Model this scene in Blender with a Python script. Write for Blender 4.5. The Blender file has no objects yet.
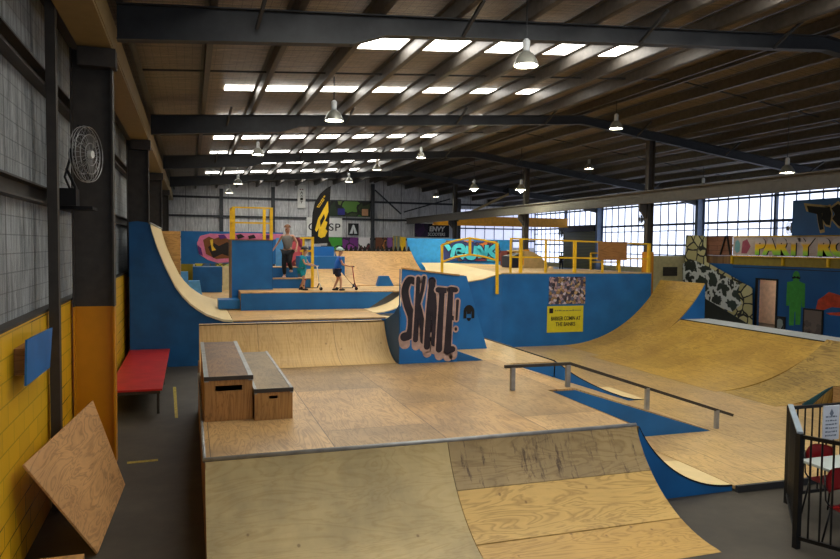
import bpy, bmesh, math, random
from mathutils import Vector, Matrix
random.seed(7)
PI = math.pi
S = bpy.context.scene
C = S.collection

# ------------------------------------------------------------------ camera
FPX = 700.0
SKYSTR, LAMPSTR, WORLDSTR, EXPO = 13, 85, .6, 0.04
PSI, PIT, ROLL, EYE = math.radians(18.2), math.radians(-2.8), math.radians(0.6), 3.3
fw = Vector((math.sin(PSI)*math.cos(PIT), math.cos(PSI)*math.cos(PIT), math.sin(PIT)))
rt = Vector((math.cos(PSI), -math.sin(PSI), 0))
up = rt.cross(fw)
rt2 = math.cos(ROLL)*rt + math.sin(ROLL)*up
up2 = -math.sin(ROLL)*rt + math.cos(ROLL)*up
cam_d = bpy.data.cameras.new('camera'); cam = bpy.data.objects.new('camera', cam_d); C.objects.link(cam)
M = Matrix((rt2, up2, -fw)).transposed().to_4x4(); M.translation = (0, 0, EYE)
cam.matrix_world = M
cam_d.sensor_width = 36; cam_d.lens = FPX/840*36; cam_d.clip_end = 300; cam_d.clip_start = .05
S.camera = cam

def U(px, py, x=None, y=None, z=None):
    """a measured photo point on a known real plane -> world"""
    d = fw + rt2*((px-420)/FPX) + up2*((279.5-py)/FPX)
    if x is not None: t = x/d.x
    elif y is not None: t = y/d.y
    else: t = (z-EYE)/d.z
    return Vector((0, 0, EYE)) + d*t

# ------------------------------------------------------------------ materials
def mat(name):
    m = bpy.data.materials.new(name); m.use_nodes = True
    nt = m.node_tree
    return m, nt, nt.nodes['Principled BSDF']
def lin(c): return tuple(((v/255)/12.92 if v/255 <= .04045 else ((v/255+.055)/1.055)**2.4) for v in c)+(1,)
def N(nt, t, **k):
    n = nt.nodes.new(t)
    for a, b in k.items():
        if a.startswith('i_'): n.inputs[a[2:].replace('_', ' ')].default_value = b
        else: setattr(n, a, b)
    return n
def ramp(nt, stops, interp='LINEAR'):
    r = nt.nodes.new('ShaderNodeValToRGB'); e = r.color_ramp.elements; r.color_ramp.interpolation = interp
    while len(e) < len(stops): e.new(.5)
    for i, (p, c) in enumerate(stops):
        e[i].position = p; e[i].color = c if len(c) == 4 else tuple(c)+(1,)
    return r
def mixc(nt, a, b, fac, mode='MIX'):
    n = nt.nodes.new('ShaderNodeMix'); n.data_type = 'RGBA'; n.blend_type = mode
    L = nt.links
    for s, v in ((0, fac), (6, a), (7, b)):
        if hasattr(v, 'default_value') or hasattr(v, 'is_linked'): L.new(v, n.inputs[s])
        else: n.inputs[s].default_value = v
    return n.outputs[2]
def coords(nt, axes='xy', scale=1, off=(0, 0, 0)):
    tc = N(nt, 'ShaderNodeTexCoord'); sp = N(nt, 'ShaderNodeSeparateXYZ'); cb = N(nt, 'ShaderNodeCombineXYZ')
    nt.links.new(tc.outputs['Object'], sp.inputs[0])
    for i, a in enumerate(axes): nt.links.new(sp.outputs['xyz'.index(a)], cb.inputs[i])
    mp = N(nt, 'ShaderNodeMapping'); nt.links.new(cb.outputs[0], mp.inputs[0])
    mp.inputs['Scale'].default_value = (scale,)*3; mp.inputs['Location'].default_value = off
    return mp.outputs[0]
def plain(name, col, rough=.6, metal=0, noise=.12, nscale=6, spec=.4):
    m, nt, b = mat(name)
    c = lin(col)
    nz = N(nt, 'ShaderNodeTexNoise', i_Scale=nscale, i_Detail=5)
    tc = N(nt, 'ShaderNodeTexCoord'); nt.links.new(tc.outputs['Object'], nz.inputs['Vector'])
    r = ramp(nt, [(.3, tuple(v*(1-noise) for v in c[:3])), (.7, tuple(min(1, v*(1+noise)) for v in c[:3]))])
    nt.links.new(nz.outputs[0], r.inputs[0]); nt.links.new(r.outputs[0], b.inputs['Base Color'])
    b.inputs['Roughness'].default_value = rough; b.inputs['Metallic'].default_value = metal
    b.inputs['Specular IOR Level'].default_value = spec
    return m
def emis(name, col, strength):
    m, nt, b = mat(name)
    b.inputs['Base Color'].default_value = lin(col); b.inputs['Emission Color'].default_value = lin(col)
    b.inputs['Emission Strength'].default_value = strength
    return m
def ply(name, col, axes='xy', sheet=(2.4, 1.2), along='u', vary=.18, dirt=.25, grain=.2, seam=.55, rough=.5, off=(0, 0), scuff=0, dirtcol=(70, 62, 55), spec=.35):
    m, nt, b = mat(name); L = nt.links
    v = coords(nt, axes, 1, (off[0], off[1], 0))
    c = lin(col)
    br = N(nt, 'ShaderNodeTexBrick', offset=0.5, squash=1)
    br.inputs['Scale'].default_value = 1; br.inputs['Brick Width'].default_value = sheet[0]; br.inputs['Row Height'].default_value = sheet[1]
    br.inputs['Mortar Size'].default_value = .006; br.inputs['Mortar Smooth'].default_value = 0
    br.inputs['Color1'].default_value = (0, 0, 0, 1); br.inputs['Color2'].default_value = (1, 1, 1, 1); br.inputs['Mortar'].default_value = (.5, .5, .5, 1)
    L.new(v, br.inputs['Vector'])
    tint = ramp(nt, [(0, tuple(x*(1-vary) for x in c[:3])), (.5, (c[0], c[1]*(1-vary*.25), c[2]*(1-vary*.6))), (1, tuple(min(1, x*(1+vary)) for x in c[:3]))])
    L.new(br.outputs['Color'], tint.inputs[0])
    # grain stretched along the sheet
    mp = N(nt, 'ShaderNodeMapping'); L.new(v, mp.inputs[0])
    mp.inputs['Scale'].default_value = (.55, 3.2, 1) if along == 'u' else (3.2, .55, 1)
    g = N(nt, 'ShaderNodeTexNoise', i_Scale=1.5, i_Detail=4, i_Roughness=.5, i_Distortion=.8); L.new(mp.outputs[0], g.inputs['Vector'])
    w = N(nt, 'ShaderNodeMath', operation='MULTIPLY'); L.new(g.outputs[0], w.inputs[0]); w.inputs[1].default_value = 11
    s = N(nt, 'ShaderNodeMath', operation='FRACT'); L.new(w.outputs[0], s.inputs[0])
    gg = grain*1.7
    gr = ramp(nt, [(0, (1-gg, (1-gg)*.95, (1-gg)*.86)), (.3, (1, 1, 1)), (.75, (1+gg*.25,)*3), (1, (1-gg*.7, (1-gg*.7)*.97, (1-gg*.7)*.9))])
    L.new(s.outputs[0], gr.inputs[0])
    col1 = mixc(nt, tint.outputs[0], gr.outputs[0], 1.0, 'MULTIPLY')
    # stains
    d = N(nt, 'ShaderNodeTexNoise', i_Scale=.9, i_Detail=8, i_Roughness=.62); L.new(v, d.inputs['Vector'])
    dr = ramp(nt, [(.42, (0, 0, 0)), (.7, (1, 1, 1))]); L.new(d.outputs[0], dr.inputs[0])
    df = N(nt, 'ShaderNodeMath', operation='MULTIPLY'); L.new(dr.outputs[0], df.inputs[0]); df.inputs[1].default_value = dirt*1.6
    col2 = mixc(nt, col1, lin(dirtcol), df.outputs[0])
    # knots and screw heads
    vo = N(nt, 'ShaderNodeTexVoronoi', i_Scale=3.4); L.new(v, vo.inputs['Vector'])
    kr = ramp(nt, [(.04, (1, 1, 1)), (.075, (0, 0, 0))]); L.new(vo.outputs['Distance'], kr.inputs[0])
    kf = N(nt, 'ShaderNodeMath', operation='MULTIPLY'); L.new(kr.outputs[0], kf.inputs[0]); kf.inputs[1].default_value = .55
    col3 = mixc(nt, col2, lin((84, 52, 30)), kf.outputs[0])
    if scuff:
        mp2 = N(nt, 'ShaderNodeMapping'); L.new(v, mp2.inputs[0]); mp2.inputs['Scale'].default_value = (4, 1.2, 1)
        sn = N(nt, 'ShaderNodeTexNoise', i_Scale=2.2, i_Detail=10, i_Roughness=.8); L.new(mp2.outputs[0], sn.inputs['Vector'])
        sr = ramp(nt, [(.54, (0, 0, 0)), (.62, (1, 1, 1))]); L.new(sn.outputs[0], sr.inputs[0])
        sf = N(nt, 'ShaderNodeMath', operation='MULTIPLY'); L.new(sr.outputs[0], sf.inputs[0]); sf.inputs[1].default_value = scuff
        col3 = mixc(nt, col3, lin((62, 45, 42)), sf.outputs[0])
    mf = N(nt, 'ShaderNodeMath', operation='MULTIPLY'); L.new(br.outputs['Fac'], mf.inputs[0]); mf.inputs[1].default_value = seam
    col4 = mixc(nt, col3, lin((60, 45, 32)), mf.outputs[0])
    L.new(col4, b.inputs['Base Color'])
    b.inputs['Roughness'].default_value = rough; b.inputs['Specular IOR Level'].default_value = spec
    return m
def concrete(name, col):
    m, nt, b = mat(name); L = nt.links
    v = coords(nt, 'xyz'); c = lin(col)
    a = N(nt, 'ShaderNodeTexNoise', i_Scale=1.1, i_Detail=9, i_Roughness=.7); L.new(v, a.inputs['Vector'])
    r = ramp(nt, [(.3, tuple(x*.6 for x in c[:3])), (.55, c), (.75, tuple(x*1.5 for x in c[:3]))]); L.new(a.outputs[0], r.inputs[0])
    s = N(nt, 'ShaderNodeTexVoronoi', i_Scale=14); L.new(v, s.inputs['Vector'])
    sr = ramp(nt, [(.03, (1, 1, 1)), (.07, (0, 0, 0))]); L.new(s.outputs['Distance'], sr.inputs[0])
    sf = N(nt, 'ShaderNodeMath', operation='MULTIPLY'); L.new(sr.outputs[0], sf.inputs[0]); sf.inputs[1].default_value = .25
    L.new(mixc(nt, r.outputs[0], (.4, .38, .33, 1), sf.outputs[0]), b.inputs['Base Color'])
    b.inputs['Roughness'].default_value = .55
    return m
def blockwall(name, col, axes):
    m, nt, b = mat(name); L = nt.links
    v = coords(nt, axes); c = lin(col)
    br = N(nt, 'ShaderNodeTexBrick', offset=.5)
    for k, val in (('Scale', 1), ('Brick Width', .44), ('Row Height', .22), ('Mortar Size', .008), ('Mortar Smooth', .1)): br.inputs[k].default_value = val
    br.inputs['Color1'].default_value = c; br.inputs['Color2'].default_value = tuple(x*.88 for x in c[:3])+(1,); br.inputs['Mortar'].default_value = tuple(x*.62 for x in c[:3])+(1,)
    L.new(v, br.inputs['Vector'])
    n = N(nt, 'ShaderNodeTexNoise', i_Scale=.55, i_Detail=2); L.new(v, n.inputs['Vector'])
    r = ramp(nt, [(.56, (0, 0, 0)), (.6, (1, 1, 1))]); L.new(n.outputs[0], r.inputs[0])
    f = N(nt, 'ShaderNodeMath', operation='MULTIPLY'); L.new(r.outputs[0], f.inputs[0]); L.new(br.outputs['Fac'], f.inputs[1])
    L.new(mixc(nt, br.outputs['Color'], lin((50, 35, 10)), f.outputs[0]), b.inputs['Base Color'])
    bp = N(nt, 'ShaderNodeBump', i_Strength=.4, i_Distance=.01, invert=True); L.new(br.outputs['Fac'], bp.inputs['Height']); L.new(bp.outputs[0], b.inputs['Normal'])
    b.inputs['Roughness'].default_value = .45
    return m
def foil(name, dark, light, axes, mesh=.12, metal=.35):
    """reflective building insulation held by wire mesh"""
    m, nt, b = mat(name); L = nt.links
    v = coords(nt, axes)
    mp = N(nt, 'ShaderNodeMapping'); L.new(v, mp.inputs[0]); mp.inputs['Scale'].default_value = (6, .8, 1)
    n = N(nt, 'ShaderNodeTexNoise', i_Scale=1.7, i_Detail=8, i_Roughness=.75, i_Distortion=.6); L.new(mp.outputs[0], n.inputs['Vector'])
    r = ramp(nt, [(.3, lin(dark)), (.62, lin(light)), (.72, tuple(min(1, x*1.6) for x in lin(light)[:3]))]); L.new(n.outputs[0], r.inputs[0])
    br = N(nt, 'ShaderNodeTexBrick', offset=0)
    for k, val in (('Scale', 1), ('Brick Width', mesh*2.2), ('Row Height', mesh*2.2), ('Mortar Size', .006), ('Mortar Smooth', 0)): br.inputs[k].default_value = val
    L.new(v, br.inputs['Vector'])
    br2 = N(nt, 'ShaderNodeTexBrick', offset=0)
    for k, val in (('Scale', 1), ('Brick Width', 1.35), ('Row Height', 30), ('Mortar Size', .02), ('Mortar Smooth', 0)): br2.inputs[k].default_value = val
    L.new(v, br2.inputs['Vector'])
    f = N(nt, 'ShaderNodeMath', operation='MULTIPLY'); L.new(br.outputs['Fac'], f.inputs[0]); f.inputs[1].default_value = .5
    c1 = mixc(nt, r.outputs[0], (.02, .02, .02, 1), f.outputs[0])
    f2 = N(nt, 'ShaderNodeMath', operation='MULTIPLY'); L.new(br2.outputs['Fac'], f2.inputs[0]); f2.inputs[1].default_value = .7
    L.new(mixc(nt, c1, (.03, .03, .03, 1), f2.outputs[0]), b.inputs['Base Color'])
    b.inputs['Metallic'].default_value = metal; b.inputs['Roughness'].default_value = .45
    bp = N(nt, 'ShaderNodeBump', i_Strength=.5, i_Distance=.05); L.new(n.outputs[0], bp.inputs['Height']); L.new(bp.outputs[0], b.inputs['Normal'])
    return m
def graffiti(name, axes, scale, cols, edge=(15, 12, 15), distort=2.0, edgew=.05, seed=0.0):
    m, nt, b = mat(name); L = nt.links
    v = coords(nt, axes, scale, (seed, seed*1.7, seed*.3))
    n = N(nt, 'ShaderNodeTexNoise', i_Scale=1.1, i_Detail=2); L.new(v, n.inputs['Vector'])
    mx = N(nt, 'ShaderNodeMix', data_type='VECTOR'); mx.inputs[0].default_value = .25*distort
    L.new(v, mx.inputs[4]); L.new(n.outputs['Color'], mx.inputs[5])
    vo = N(nt, 'ShaderNodeTexVoronoi', i_Scale=1.6); L.new(mx.outputs[1], vo.inputs['Vector'])
    ve = N(nt, 'ShaderNodeTexVoronoi', feature='DISTANCE_TO_EDGE', i_Scale=1.6); L.new(mx.outputs[1], ve.inputs['Vector'])
    k = len(cols)
    r = ramp(nt, [(i/k, lin(c)) for i, c in enumerate(cols)], 'CONSTANT')
    sx = N(nt, 'ShaderNodeSeparateColor'); L.new(vo.outputs['Color'], sx.inputs[0]); L.new(sx.outputs[0], r.inputs[0])
    er = ramp(nt, [(edgew, (1, 1, 1)), (edgew*1.5, (0, 0, 0))]); L.new(ve.outputs['Distance'], er.inputs[0])
    L.new(mixc(nt, r.outputs[0], lin(edge), er.outputs[0]), b.inputs['Base Color'])
    b.inputs['Roughness'].default_value = .6
    return m

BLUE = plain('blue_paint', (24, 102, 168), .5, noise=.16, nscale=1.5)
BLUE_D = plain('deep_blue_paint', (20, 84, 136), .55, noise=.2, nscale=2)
LBLUE = plain('light_blue_paint', (90, 160, 215), .5)
YEL = plain('yellow_paint', (232, 185, 20), .45, noise=.1)
YEL_COL = plain('amber_yellow_paint', (205, 135, 5), .45, noise=.08, nscale=3)
STEEL = plain('dark_painted_steel', (52, 54, 58), .55, noise=.2, nscale=4)
RAFT = plain('grey_painted_steel', (46, 48, 51), .55, noise=.15)
BROWNST = plain('brown_painted_steel', (60, 54, 48), .5, noise=.2)
PIPE = plain('worn_steel_pipe', (150, 150, 148), .4, .4, noise=.25)
GALV = plain('galvanised_steel', (84, 79, 73), .5, .2, noise=.2, nscale=8)
OLIVE = plain('olive_beige_painted_steel', (150, 128, 84), .55, noise=.08)
BLACK = plain('black_metal', (16, 16, 17), .45)
BLACKM = plain('matt_black', (12, 12, 13), .8)
WHITE = plain('white_paint', (225, 225, 220), .5, noise=.04)
CREAM = plain('cream_paint', (215, 202, 152), .6)
RED = plain('red_paint', (185, 42, 36), .4, noise=.14, nscale=3)
DRED = plain('dark_red_plastic', (150, 22, 28), .35)
GREY = plain('grey_painted_board', (205, 210, 212), .5)
CONC = concrete('dark_concrete', (72, 66, 56))
PLY_DECK = ply('deck_plywood', (186, 152, 104), 'yx', (2.4, 1.36), 'u', vary=.26, seam=.75, dirt=.3, off=(.1, -.12), rough=.42)
PLY_LOW = ply('lower_floor_plywood', (200, 168, 112), 'yx', (2.4, 1.2), 'u', vary=.12, dirt=.25, dirtcol=(120, 96, 78), rough=.35)
PLY_GOLD = ply('golden_plywood', (198, 160, 76), 'yx', (2.4, 1.2), 'u', vary=.08, dirt=.3, grain=.16, seam=.35, dirtcol=(122, 84, 40), rough=.4)
PLY_GREEN = ply('weathered_golden_plywood', (182, 150, 80), 'yx', (2.4, 1.2), 'u', vary=.08, dirt=.35, grain=.3, seam=.3, dirtcol=(92, 74, 50))
PLY_NEW = ply('fresh_plywood', (218, 176, 100), 'xz', (2.4, 3), 'u', vary=.05, dirt=.05, grain=.22, seam=.4)
PLY_BACK = ply('pale_ramp_plywood', (208, 172, 112), 'xz', (1.5, 3), 'v', vary=.1, dirt=.12, grain=.1)
PLY_WORN = ply('khaki_worn_plywood', (200, 178, 126), 'xy', (6, 6), 'u', vary=.03, dirt=.32, grain=.06, seam=0, dirtcol=(104, 96, 74))
PLY_SCUF = ply('scuffed_plywood', (170, 146, 102), 'xy', (6, 6), 'u', vary=.03, dirt=.35, grain=.14, seam=0, scuff=.8)
PLY_LIGHT = plain('pale_birch_ply', (228, 204, 150), .5, noise=.05)
PLY_BOX = ply('box_plywood', (176, 128, 72), 'xz', (6, 6), 'v', vary=.05, dirt=.3, grain=.2, seam=0)
PLY_BOXTOP = ply('worn_box_top', (140, 104, 68), 'yx', (6, 6), 'u', vary=.05, dirt=.45, grain=.2, seam=0)
PLY_BOX2 = ply('box_plywood_pale', (176, 132, 76), 'xz', (6, 6), 'v', vary=.05, dirt=.25, grain=.18, seam=0)
PLY_BOXTOP2 = ply('worn_box_top_pale', (150, 128, 92), 'yx', (6, 6), 'u', vary=.05, dirt=.35, grain=.15, seam=0)
PLY_LEAN = ply('orange_knotty_plywood', (214, 164, 108), 'yz', (6, 6), 'u', vary=.05, dirt=.2, grain=.2, seam=0, dirtcol=(110, 70, 42))
PLY_DARK = ply('brown_plywood', (172, 122, 68), 'xz', (6, 6), 'u', dirt=.2, seam=0)
PLY_DIM = ply('tan_plywood', (196, 152, 92), 'xz', (2.4, 1.2), 'u', vary=.1, dirt=.2, seam=.4)
PLY_FAR = ply('far_tan_plywood', (206, 168, 110), 'xy', (2.4, 1.2), 'u', vary=.1, dirt=.2, seam=.4)

# ------------------------------------------------------------------ mesh helpers
def tag(o, label, cat, group=None, kind=None):
    if label: o['label'] = label
    if cat: o['category'] = cat
    if group: o['group'] = group
    if kind: o['kind'] = kind
    return o
def thing(name, label, cat, loc=(0, 0, 0), rz=0, group=None):
    o = bpy.data.objects.new(name, None); C.objects.link(o)
    o.location = loc; o.rotation_euler = (0, 0, rz); o.empty_display_size = .2
    return tag(o, label, cat, group)
def wpos(p):
    v = Vector((0, 0, 0))
    while p is not None: v += p.location; p = p.parent
    return v
def link(name, bm, m, parent=None, local=False, smooth=False, bevel=0):
    me = bpy.data.meshes.new(name)
    bmesh.ops.recalc_face_normals(bm, faces=bm.faces)
    if parent is not None:
        off = Vector((0, 0, 0)) if local else wpos(parent)
    elif local: off = Vector((0, 0, 0))
    else:
        xs = [v.co.x for v in bm.verts]; ys = [v.co.y for v in bm.verts]; zs = [v.co.z for v in bm.verts]
        off = Vector(((min(xs)+max(xs))/2, (min(ys)+max(ys))/2, min(zs)))
    if off.length: bmesh.ops.translate(bm, verts=bm.verts, vec=-off)
    if bevel: bmesh.ops.bevel(bm, geom=list(bm.edges), offset=bevel, segments=2, affect='EDGES', profile=.7, clamp_overlap=True)
    bm.to_mesh(me); bm.free()
    me.materials.append(m)
    if smooth:
        for p in me.polygons: p.use_smooth = True
    o = bpy.data.objects.new(name, me); C.objects.link(o)
    if parent is not None: o.parent = parent
    else: o.location = off
    return o
def b_box(bm, lo, hi):
    v = [bm.verts.new((x, y, z)) for x in (lo[0], hi[0]) for y in (lo[1], hi[1]) for z in (lo[2], hi[2])]
    for f in ((0, 1, 3, 2), (4, 6, 7, 5), (0, 4, 5, 1), (2, 3, 7, 6), (0, 2, 6, 4), (1, 5, 7, 3)): bm.faces.new([v[i] for i in f])
def b_bar(bm, a, b, w, h=None, n=0):
    """bar from a to b; n=0 rectangular w x h, else round of radius w with n sides"""
    a, b = Vector(a), Vector(b); d = (b-a).normalized()
    ref = Vector((0, 0, 1)) if abs(d.z) < .95 else Vector((0, 1, 0))
    s = d.cross(ref).normalized(); t = s.cross(d).normalized()
    if n: offs = [s*math.cos(2*PI*k/n)*w + t*math.sin(2*PI*k/n)*w for k in range(n)]
    else:
        h = h or w; offs = [s*w/2+t*h/2, -s*w/2+t*h/2, -s*w/2-t*h/2, s*w/2-t*h/2]
    A = [bm.verts.new(a+o) for o in offs]; B = [bm.verts.new(b+o) for o in offs]; k = len(offs)
    for i in range(k): bm.faces.new((A[i], A[(i+1) % k], B[(i+1) % k], B[i]))
    bm.faces.new(A[::-1]); bm.faces.new(B)
def b_tube(bm, pts, r, n=8):
    rings = []
    pts = [Vector(p) for p in pts]
    for i, p in enumerate(pts):
        d = ((pts[min(i+1, len(pts)-1)]-p).normalized() + (p-pts[max(i-1, 0)]).normalized()).normalized()
        ref = Vector((0, 0, 1)) if abs(d.z) < .95 else Vector((0, 1, 0))
        s = d.cross(ref).normalized(); t = s.cross(d)
        rings.append([bm.verts.new(p+s*math.cos(2*PI*k/n)*r+t*math.sin(2*PI*k/n)*r) for k in range(n)])
    for a, b in zip(rings, rings[1:]):
        for i in range(n): bm.faces.new((a[i], a[(i+1) % n], b[(i+1) % n], b[i]))
    bm.faces.new(rings[0][::-1]); bm.faces.new(rings[-1])
def b_poly(bm, pts, vec):
    """planar polygon pts extruded by vec"""
    vec = Vector(vec); A = [bm.verts.new(p) for p in pts]; B = [bm.verts.new(Vector(p)+vec) for p in pts]; k = len(A)
    bm.faces.new(A[::-1]); bm.faces.new(B)
    for i in range(k): bm.faces.new((A[i], A[(i+1) % k], B[(i+1) % k], B[i]))
def b_lathe(bm, prof, n=20, c=(0, 0, 0)):
    rings = []
    for r, z in prof: rings.append([bm.verts.new((c[0]+r*math.cos(2*PI*k/n), c[1]+r*math.sin(2*PI*k/n), c[2]+z)) for k in range(n)])
    for a, b in zip(rings, rings[1:]):
        for i in range(n): bm.faces.new((a[i], a[(i+1) % n], b[(i+1) % n], b[i]))
    return rings
def box(name, lo, hi, m, parent=None, bevel=0, local=False):
    bm = bmesh.new(); b_box(bm, lo, hi); return link(name, bm, m, parent, local, bevel=bevel)
def bar(name, a, b, w, m, parent=None, h=None, n=0, local=False):
    bm = bmesh.new(); b_bar(bm, a, b, w, h, n); return link(name, bm, m, parent, local, smooth=False)
def tube(name, pts, r, m, parent=None, n=8, local=False):
    bm = bmesh.new(); b_tube(bm, pts, r, n); return link(name, bm, m, parent, local, smooth=True)
def poly(name, pts, vec, m, parent=None):
    bm = bmesh.new(); b_poly(bm, pts, vec); return link(name, bm, m, parent)
def struct(o): o['kind'] = 'structure'; return o
def text(name, s, o, ux, uy, w, h, m, parent, offset=0, depth=.01, shear=0, lift=0.0, space=1.0):
    """lettering fitted in a w x h rectangle at corner o, along ux (reading) and uy (up)"""
    cu = bpy.data.curves.new(name, 'FONT'); cu.body = s; cu.offset = offset; cu.extrude = .001; cu.shear = shear; cu.space_character = space
    tmp = bpy.data.objects.new(name+'_tmp', cu); C.objects.link(tmp)
    dg = bpy.context.evaluated_depsgraph_get(); me = bpy.data.meshes.new_from_object(tmp.evaluated_get(dg))
    bpy.data.objects.remove(tmp); bpy.data.curves.remove(cu)
    xs = [v.co.x for v in me.vertices]; ys = [v.co.y for v in me.vertices]
    x0, y0 = min(xs), min(ys); sx = w/(max(xs)-x0); sy = h/(max(ys)-y0)
    ux, uy, o = Vector(ux), Vector(uy), Vector(o); nz = ux.cross(uy)
    for v in me.vertices:
        v.co = o + ux*((v.co.x-x0)*sx) + uy*((v.co.y-y0)*sy) + nz*(lift + (depth if v.co.z > 0 else 0)) - wpos(parent)
    me.materials.clear(); me.materials.append(m)
    ob = bpy.data.objects.new(name, me); C.objects.link(ob); ob.parent = parent
    return ob
def illegible(name, o, ux, uy, w, h, m, parent, seed=1, lift=.002):
    """a line of printing too small to read in the photo: uneven strokes, no words"""
    rr = random.Random(seed); ux, uy, o = Vector(ux), Vector(uy), Vector(o); nz = ux.cross(uy); bm = bmesh.new(); x = 0
    while x < w:
        l = min(rr.uniform(.5, 2.2)*h, w-x); hh = h*rr.uniform(.6, 1)
        b_poly(bm, [o+ux*x+nz*.0005, o+ux*(x+l)+nz*.0005, o+ux*(x+l)+uy*hh+nz*.0005, o+ux*x+uy*hh+nz*.0005], nz*lift); x += l+h*rr.uniform(.3, .7)
    return link(name, bm, m, parent)
XF, ZU = (1, 0, 0), (0, 0, 1)      # reading along +x : faces the camera side
YF = (0, -1, 0)                    # reading along -y : on walls that face -x

def arc_profile(a0, z0, a1, z1, n=14, flat=0):
    """quarter-pipe profile tangent to the ground at (a0,z0) rising to (a1,z1)"""
    run, rise = abs(a1-a0), z1-z0; R = (run*run+rise*rise)/(2*rise); th = math.asin(min(1, run/R))
    if rise > R: th = PI-th
    sg = 1 if a1 > a0 else -1
    return [(a0+sg*R*math.sin(th*i/n), z0+R*(1-math.cos(th*i/n))) for i in range(n+1)]
def strip(bm, prof, axis, b0, b1, th=.03, zf=None):
    def P(a, b, z): return (a, b, z) if axis == 'x' else (b, a, z)
    top0 = [bm.verts.new(P(a, b0, z)) for a, z in prof]; top1 = [bm.verts.new(P(a, b1, z)) for a, z in prof]
    def lz(z): return z-th if zf is None else min(z-.0004, max(z-th, zf))
    lo0 = [bm.verts.new(P(a, b0, lz(z))) for a, z in prof]; lo1 = [bm.verts.new(P(a, b1, lz(z))) for a, z in prof]
    for i in range(len(prof)-1):
        bm.faces.new((top0[i], top0[i+1], top1[i+1], top1[i])); bm.faces.new((lo0[i], lo1[i], lo1[i+1], lo0[i+1]))
        bm.faces.new((top0[i], lo0[i], lo0[i+1], top0[i+1])); bm.faces.new((top1[i], top1[i+1], lo1[i+1], lo1[i]))
    bm.faces.new((top0[0], top1[0], lo1[0], lo0[0])); bm.faces.new((top0[-1], lo0[-1], lo1[-1], top1[-1]))
def surface(name, prof, axis, b0, b1, m, parent, th=.03, zf=None):
    bm = bmesh.new(); strip(bm, prof, axis, b0, b1, th, zf); return link(name, bm, m, parent)
def side(name, prof, axis, b, base, m, parent, th=.02, drop=.032, back=None):
    """panel under a profile in the plane b"""
    pr = [(a, z-drop) for a, z in prof if z-drop > base+.002]
    if back is not None: pr.append((back, pr[-1][1]))
    a_first = prof[0][0]
    pts = [(a_first, base)]+pr+[(pr[-1][0], base)]
    def P(a, z): return (a, b, z) if axis == 'x' else (b, a, z)
    vec = (0, th, 0) if axis == 'x' else (th, 0, 0)
    return poly(name, [P(a, z) for a, z in pts], vec, m, parent)
# ================================================================== BUILDING SHELL
XL, XR, XRIDGE, YB = -1.65, 25.4, 12.4, 48.9
def roof_top(x): return 6.86+.066*(x+1) if x <= XRIDGE else 7.744-.13*(x-XRIDGE)
FR = [11.3, 20.7, 30.1, 39.5]
fl = struct(box('floor', (-2.2, -6, -.2), (26.2, 49.2, 0), CONC))

# left wall: painted blocks below, foil lining above
FOIL_L = foil('grey_wall_lining', (60, 64, 66), (182, 188, 190), 'yz', mesh=.09, metal=.1)  # pale streaks put into the colour imitate glints on the lining
FOIL_B = foil('silver_wall_lining', (150, 150, 152), (214, 214, 214), 'xz', mesh=.6, metal=.05)
FOIL_R = foil('brown_roof_lining', (84, 74, 60), (140, 124, 102), 'yx', mesh=.07, metal=.1)
wl = struct(box('wall_left', (XL-.25, -6, 0), (XL, YB+.2, 2.45), blockwall('yellow_blocks', (236, 182, 28), 'yz')))
lining = box('wall_lining', (XL-.2, -6, 2.45), (XL-.12, YB+.2, 7.0), FOIL_L, wl)
box('ledge', (XL-.25, -6, 2.45), (XL+.01, YB+.2, 2.48), BROWNST, wl)
for z in (3.84, 5.24, 6.4):
    bm = bmesh.new(); b_box(bm, (XL-.12, -6, z-.09), (XL+.02, YB, z-.07)); b_box(bm, (XL-.12, -6, z-.07), (XL-.1, YB, z+.09)); b_box(bm, (XL-.12, -6, z+.09), (XL+.02, YB, z+.11))
    link('girt', bm, BROWNST, wl)

# back wall
wb = struct(box('wall_back', (XL-.25, YB, 0), (XR+.3, YB+.2, 8.2), FOIL_B))
for z in (2.2, 3.7, 5.1, 6.35):
    box('girt', (XL, YB-.12, z-.07), (XR, YB, z+.07), STEEL, wb)
# right wall
wr = struct(box('wall_right', (XR, -6, 0), (XR+.25, YB+.2, 2.15), CREAM))
box('wall_head', (XR, -6, 5.9), (XR+.25, YB+.2, 6.3), STEEL, wr)
WIN = emis('daylit_translucent_sheet', (222, 232, 255), 1.9)
WINB = emis('daylit_back_sheet', (215, 222, 250), .9)
FRAME = plain('window_steel', (70, 82, 100), .5)
edges = [1.9]+FR+[YB]
for i, (y0, y1) in enumerate(zip(edges, edges[1:])):
    w = struct(box('window_%d' % (i+1), (XR+.12, y0, 2.15), (XR+.16, y1, 5.9), WIN))
    bm = bmesh.new(); yy = y0+.2; k = 0
    while yy < y1:
        b_box(bm, (XR+.06, yy-.014, 2.15), (XR+.12, yy+.014, 5.9))
        yy += .69; k += 1
    for z, t in ((2.9, .03), (3.45, .05), (4.25, .025), (4.6, .06), (5.75, .05)): b_box(bm, (XR+.0, y0, z-t), (XR+.1, y1, z+t))
    b_box(bm, (XR-.05, (y0+y1)/2-.06, 2.15), (XR+.1, (y0+y1)/2+.06, 5.9))
    link('window_frame', bm, FRAME, w)
w = struct(box('window_6', (18.6, YB-.06, 3.2), (XR-.1, YB-.03, 6.0), WINB))
bm = bmesh.new()
for k in range(9): b_box(bm, (18.8+k*.78, YB-.1, 3.2), (18.84+k*.78, YB-.06, 6.0))
for z in (4.6, 5.1): b_box(bm, (18.6, YB-.12, z-.05), (XR-.1, YB-.06, z+.05))
link('window_frame', bm, FRAME, w)

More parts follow.
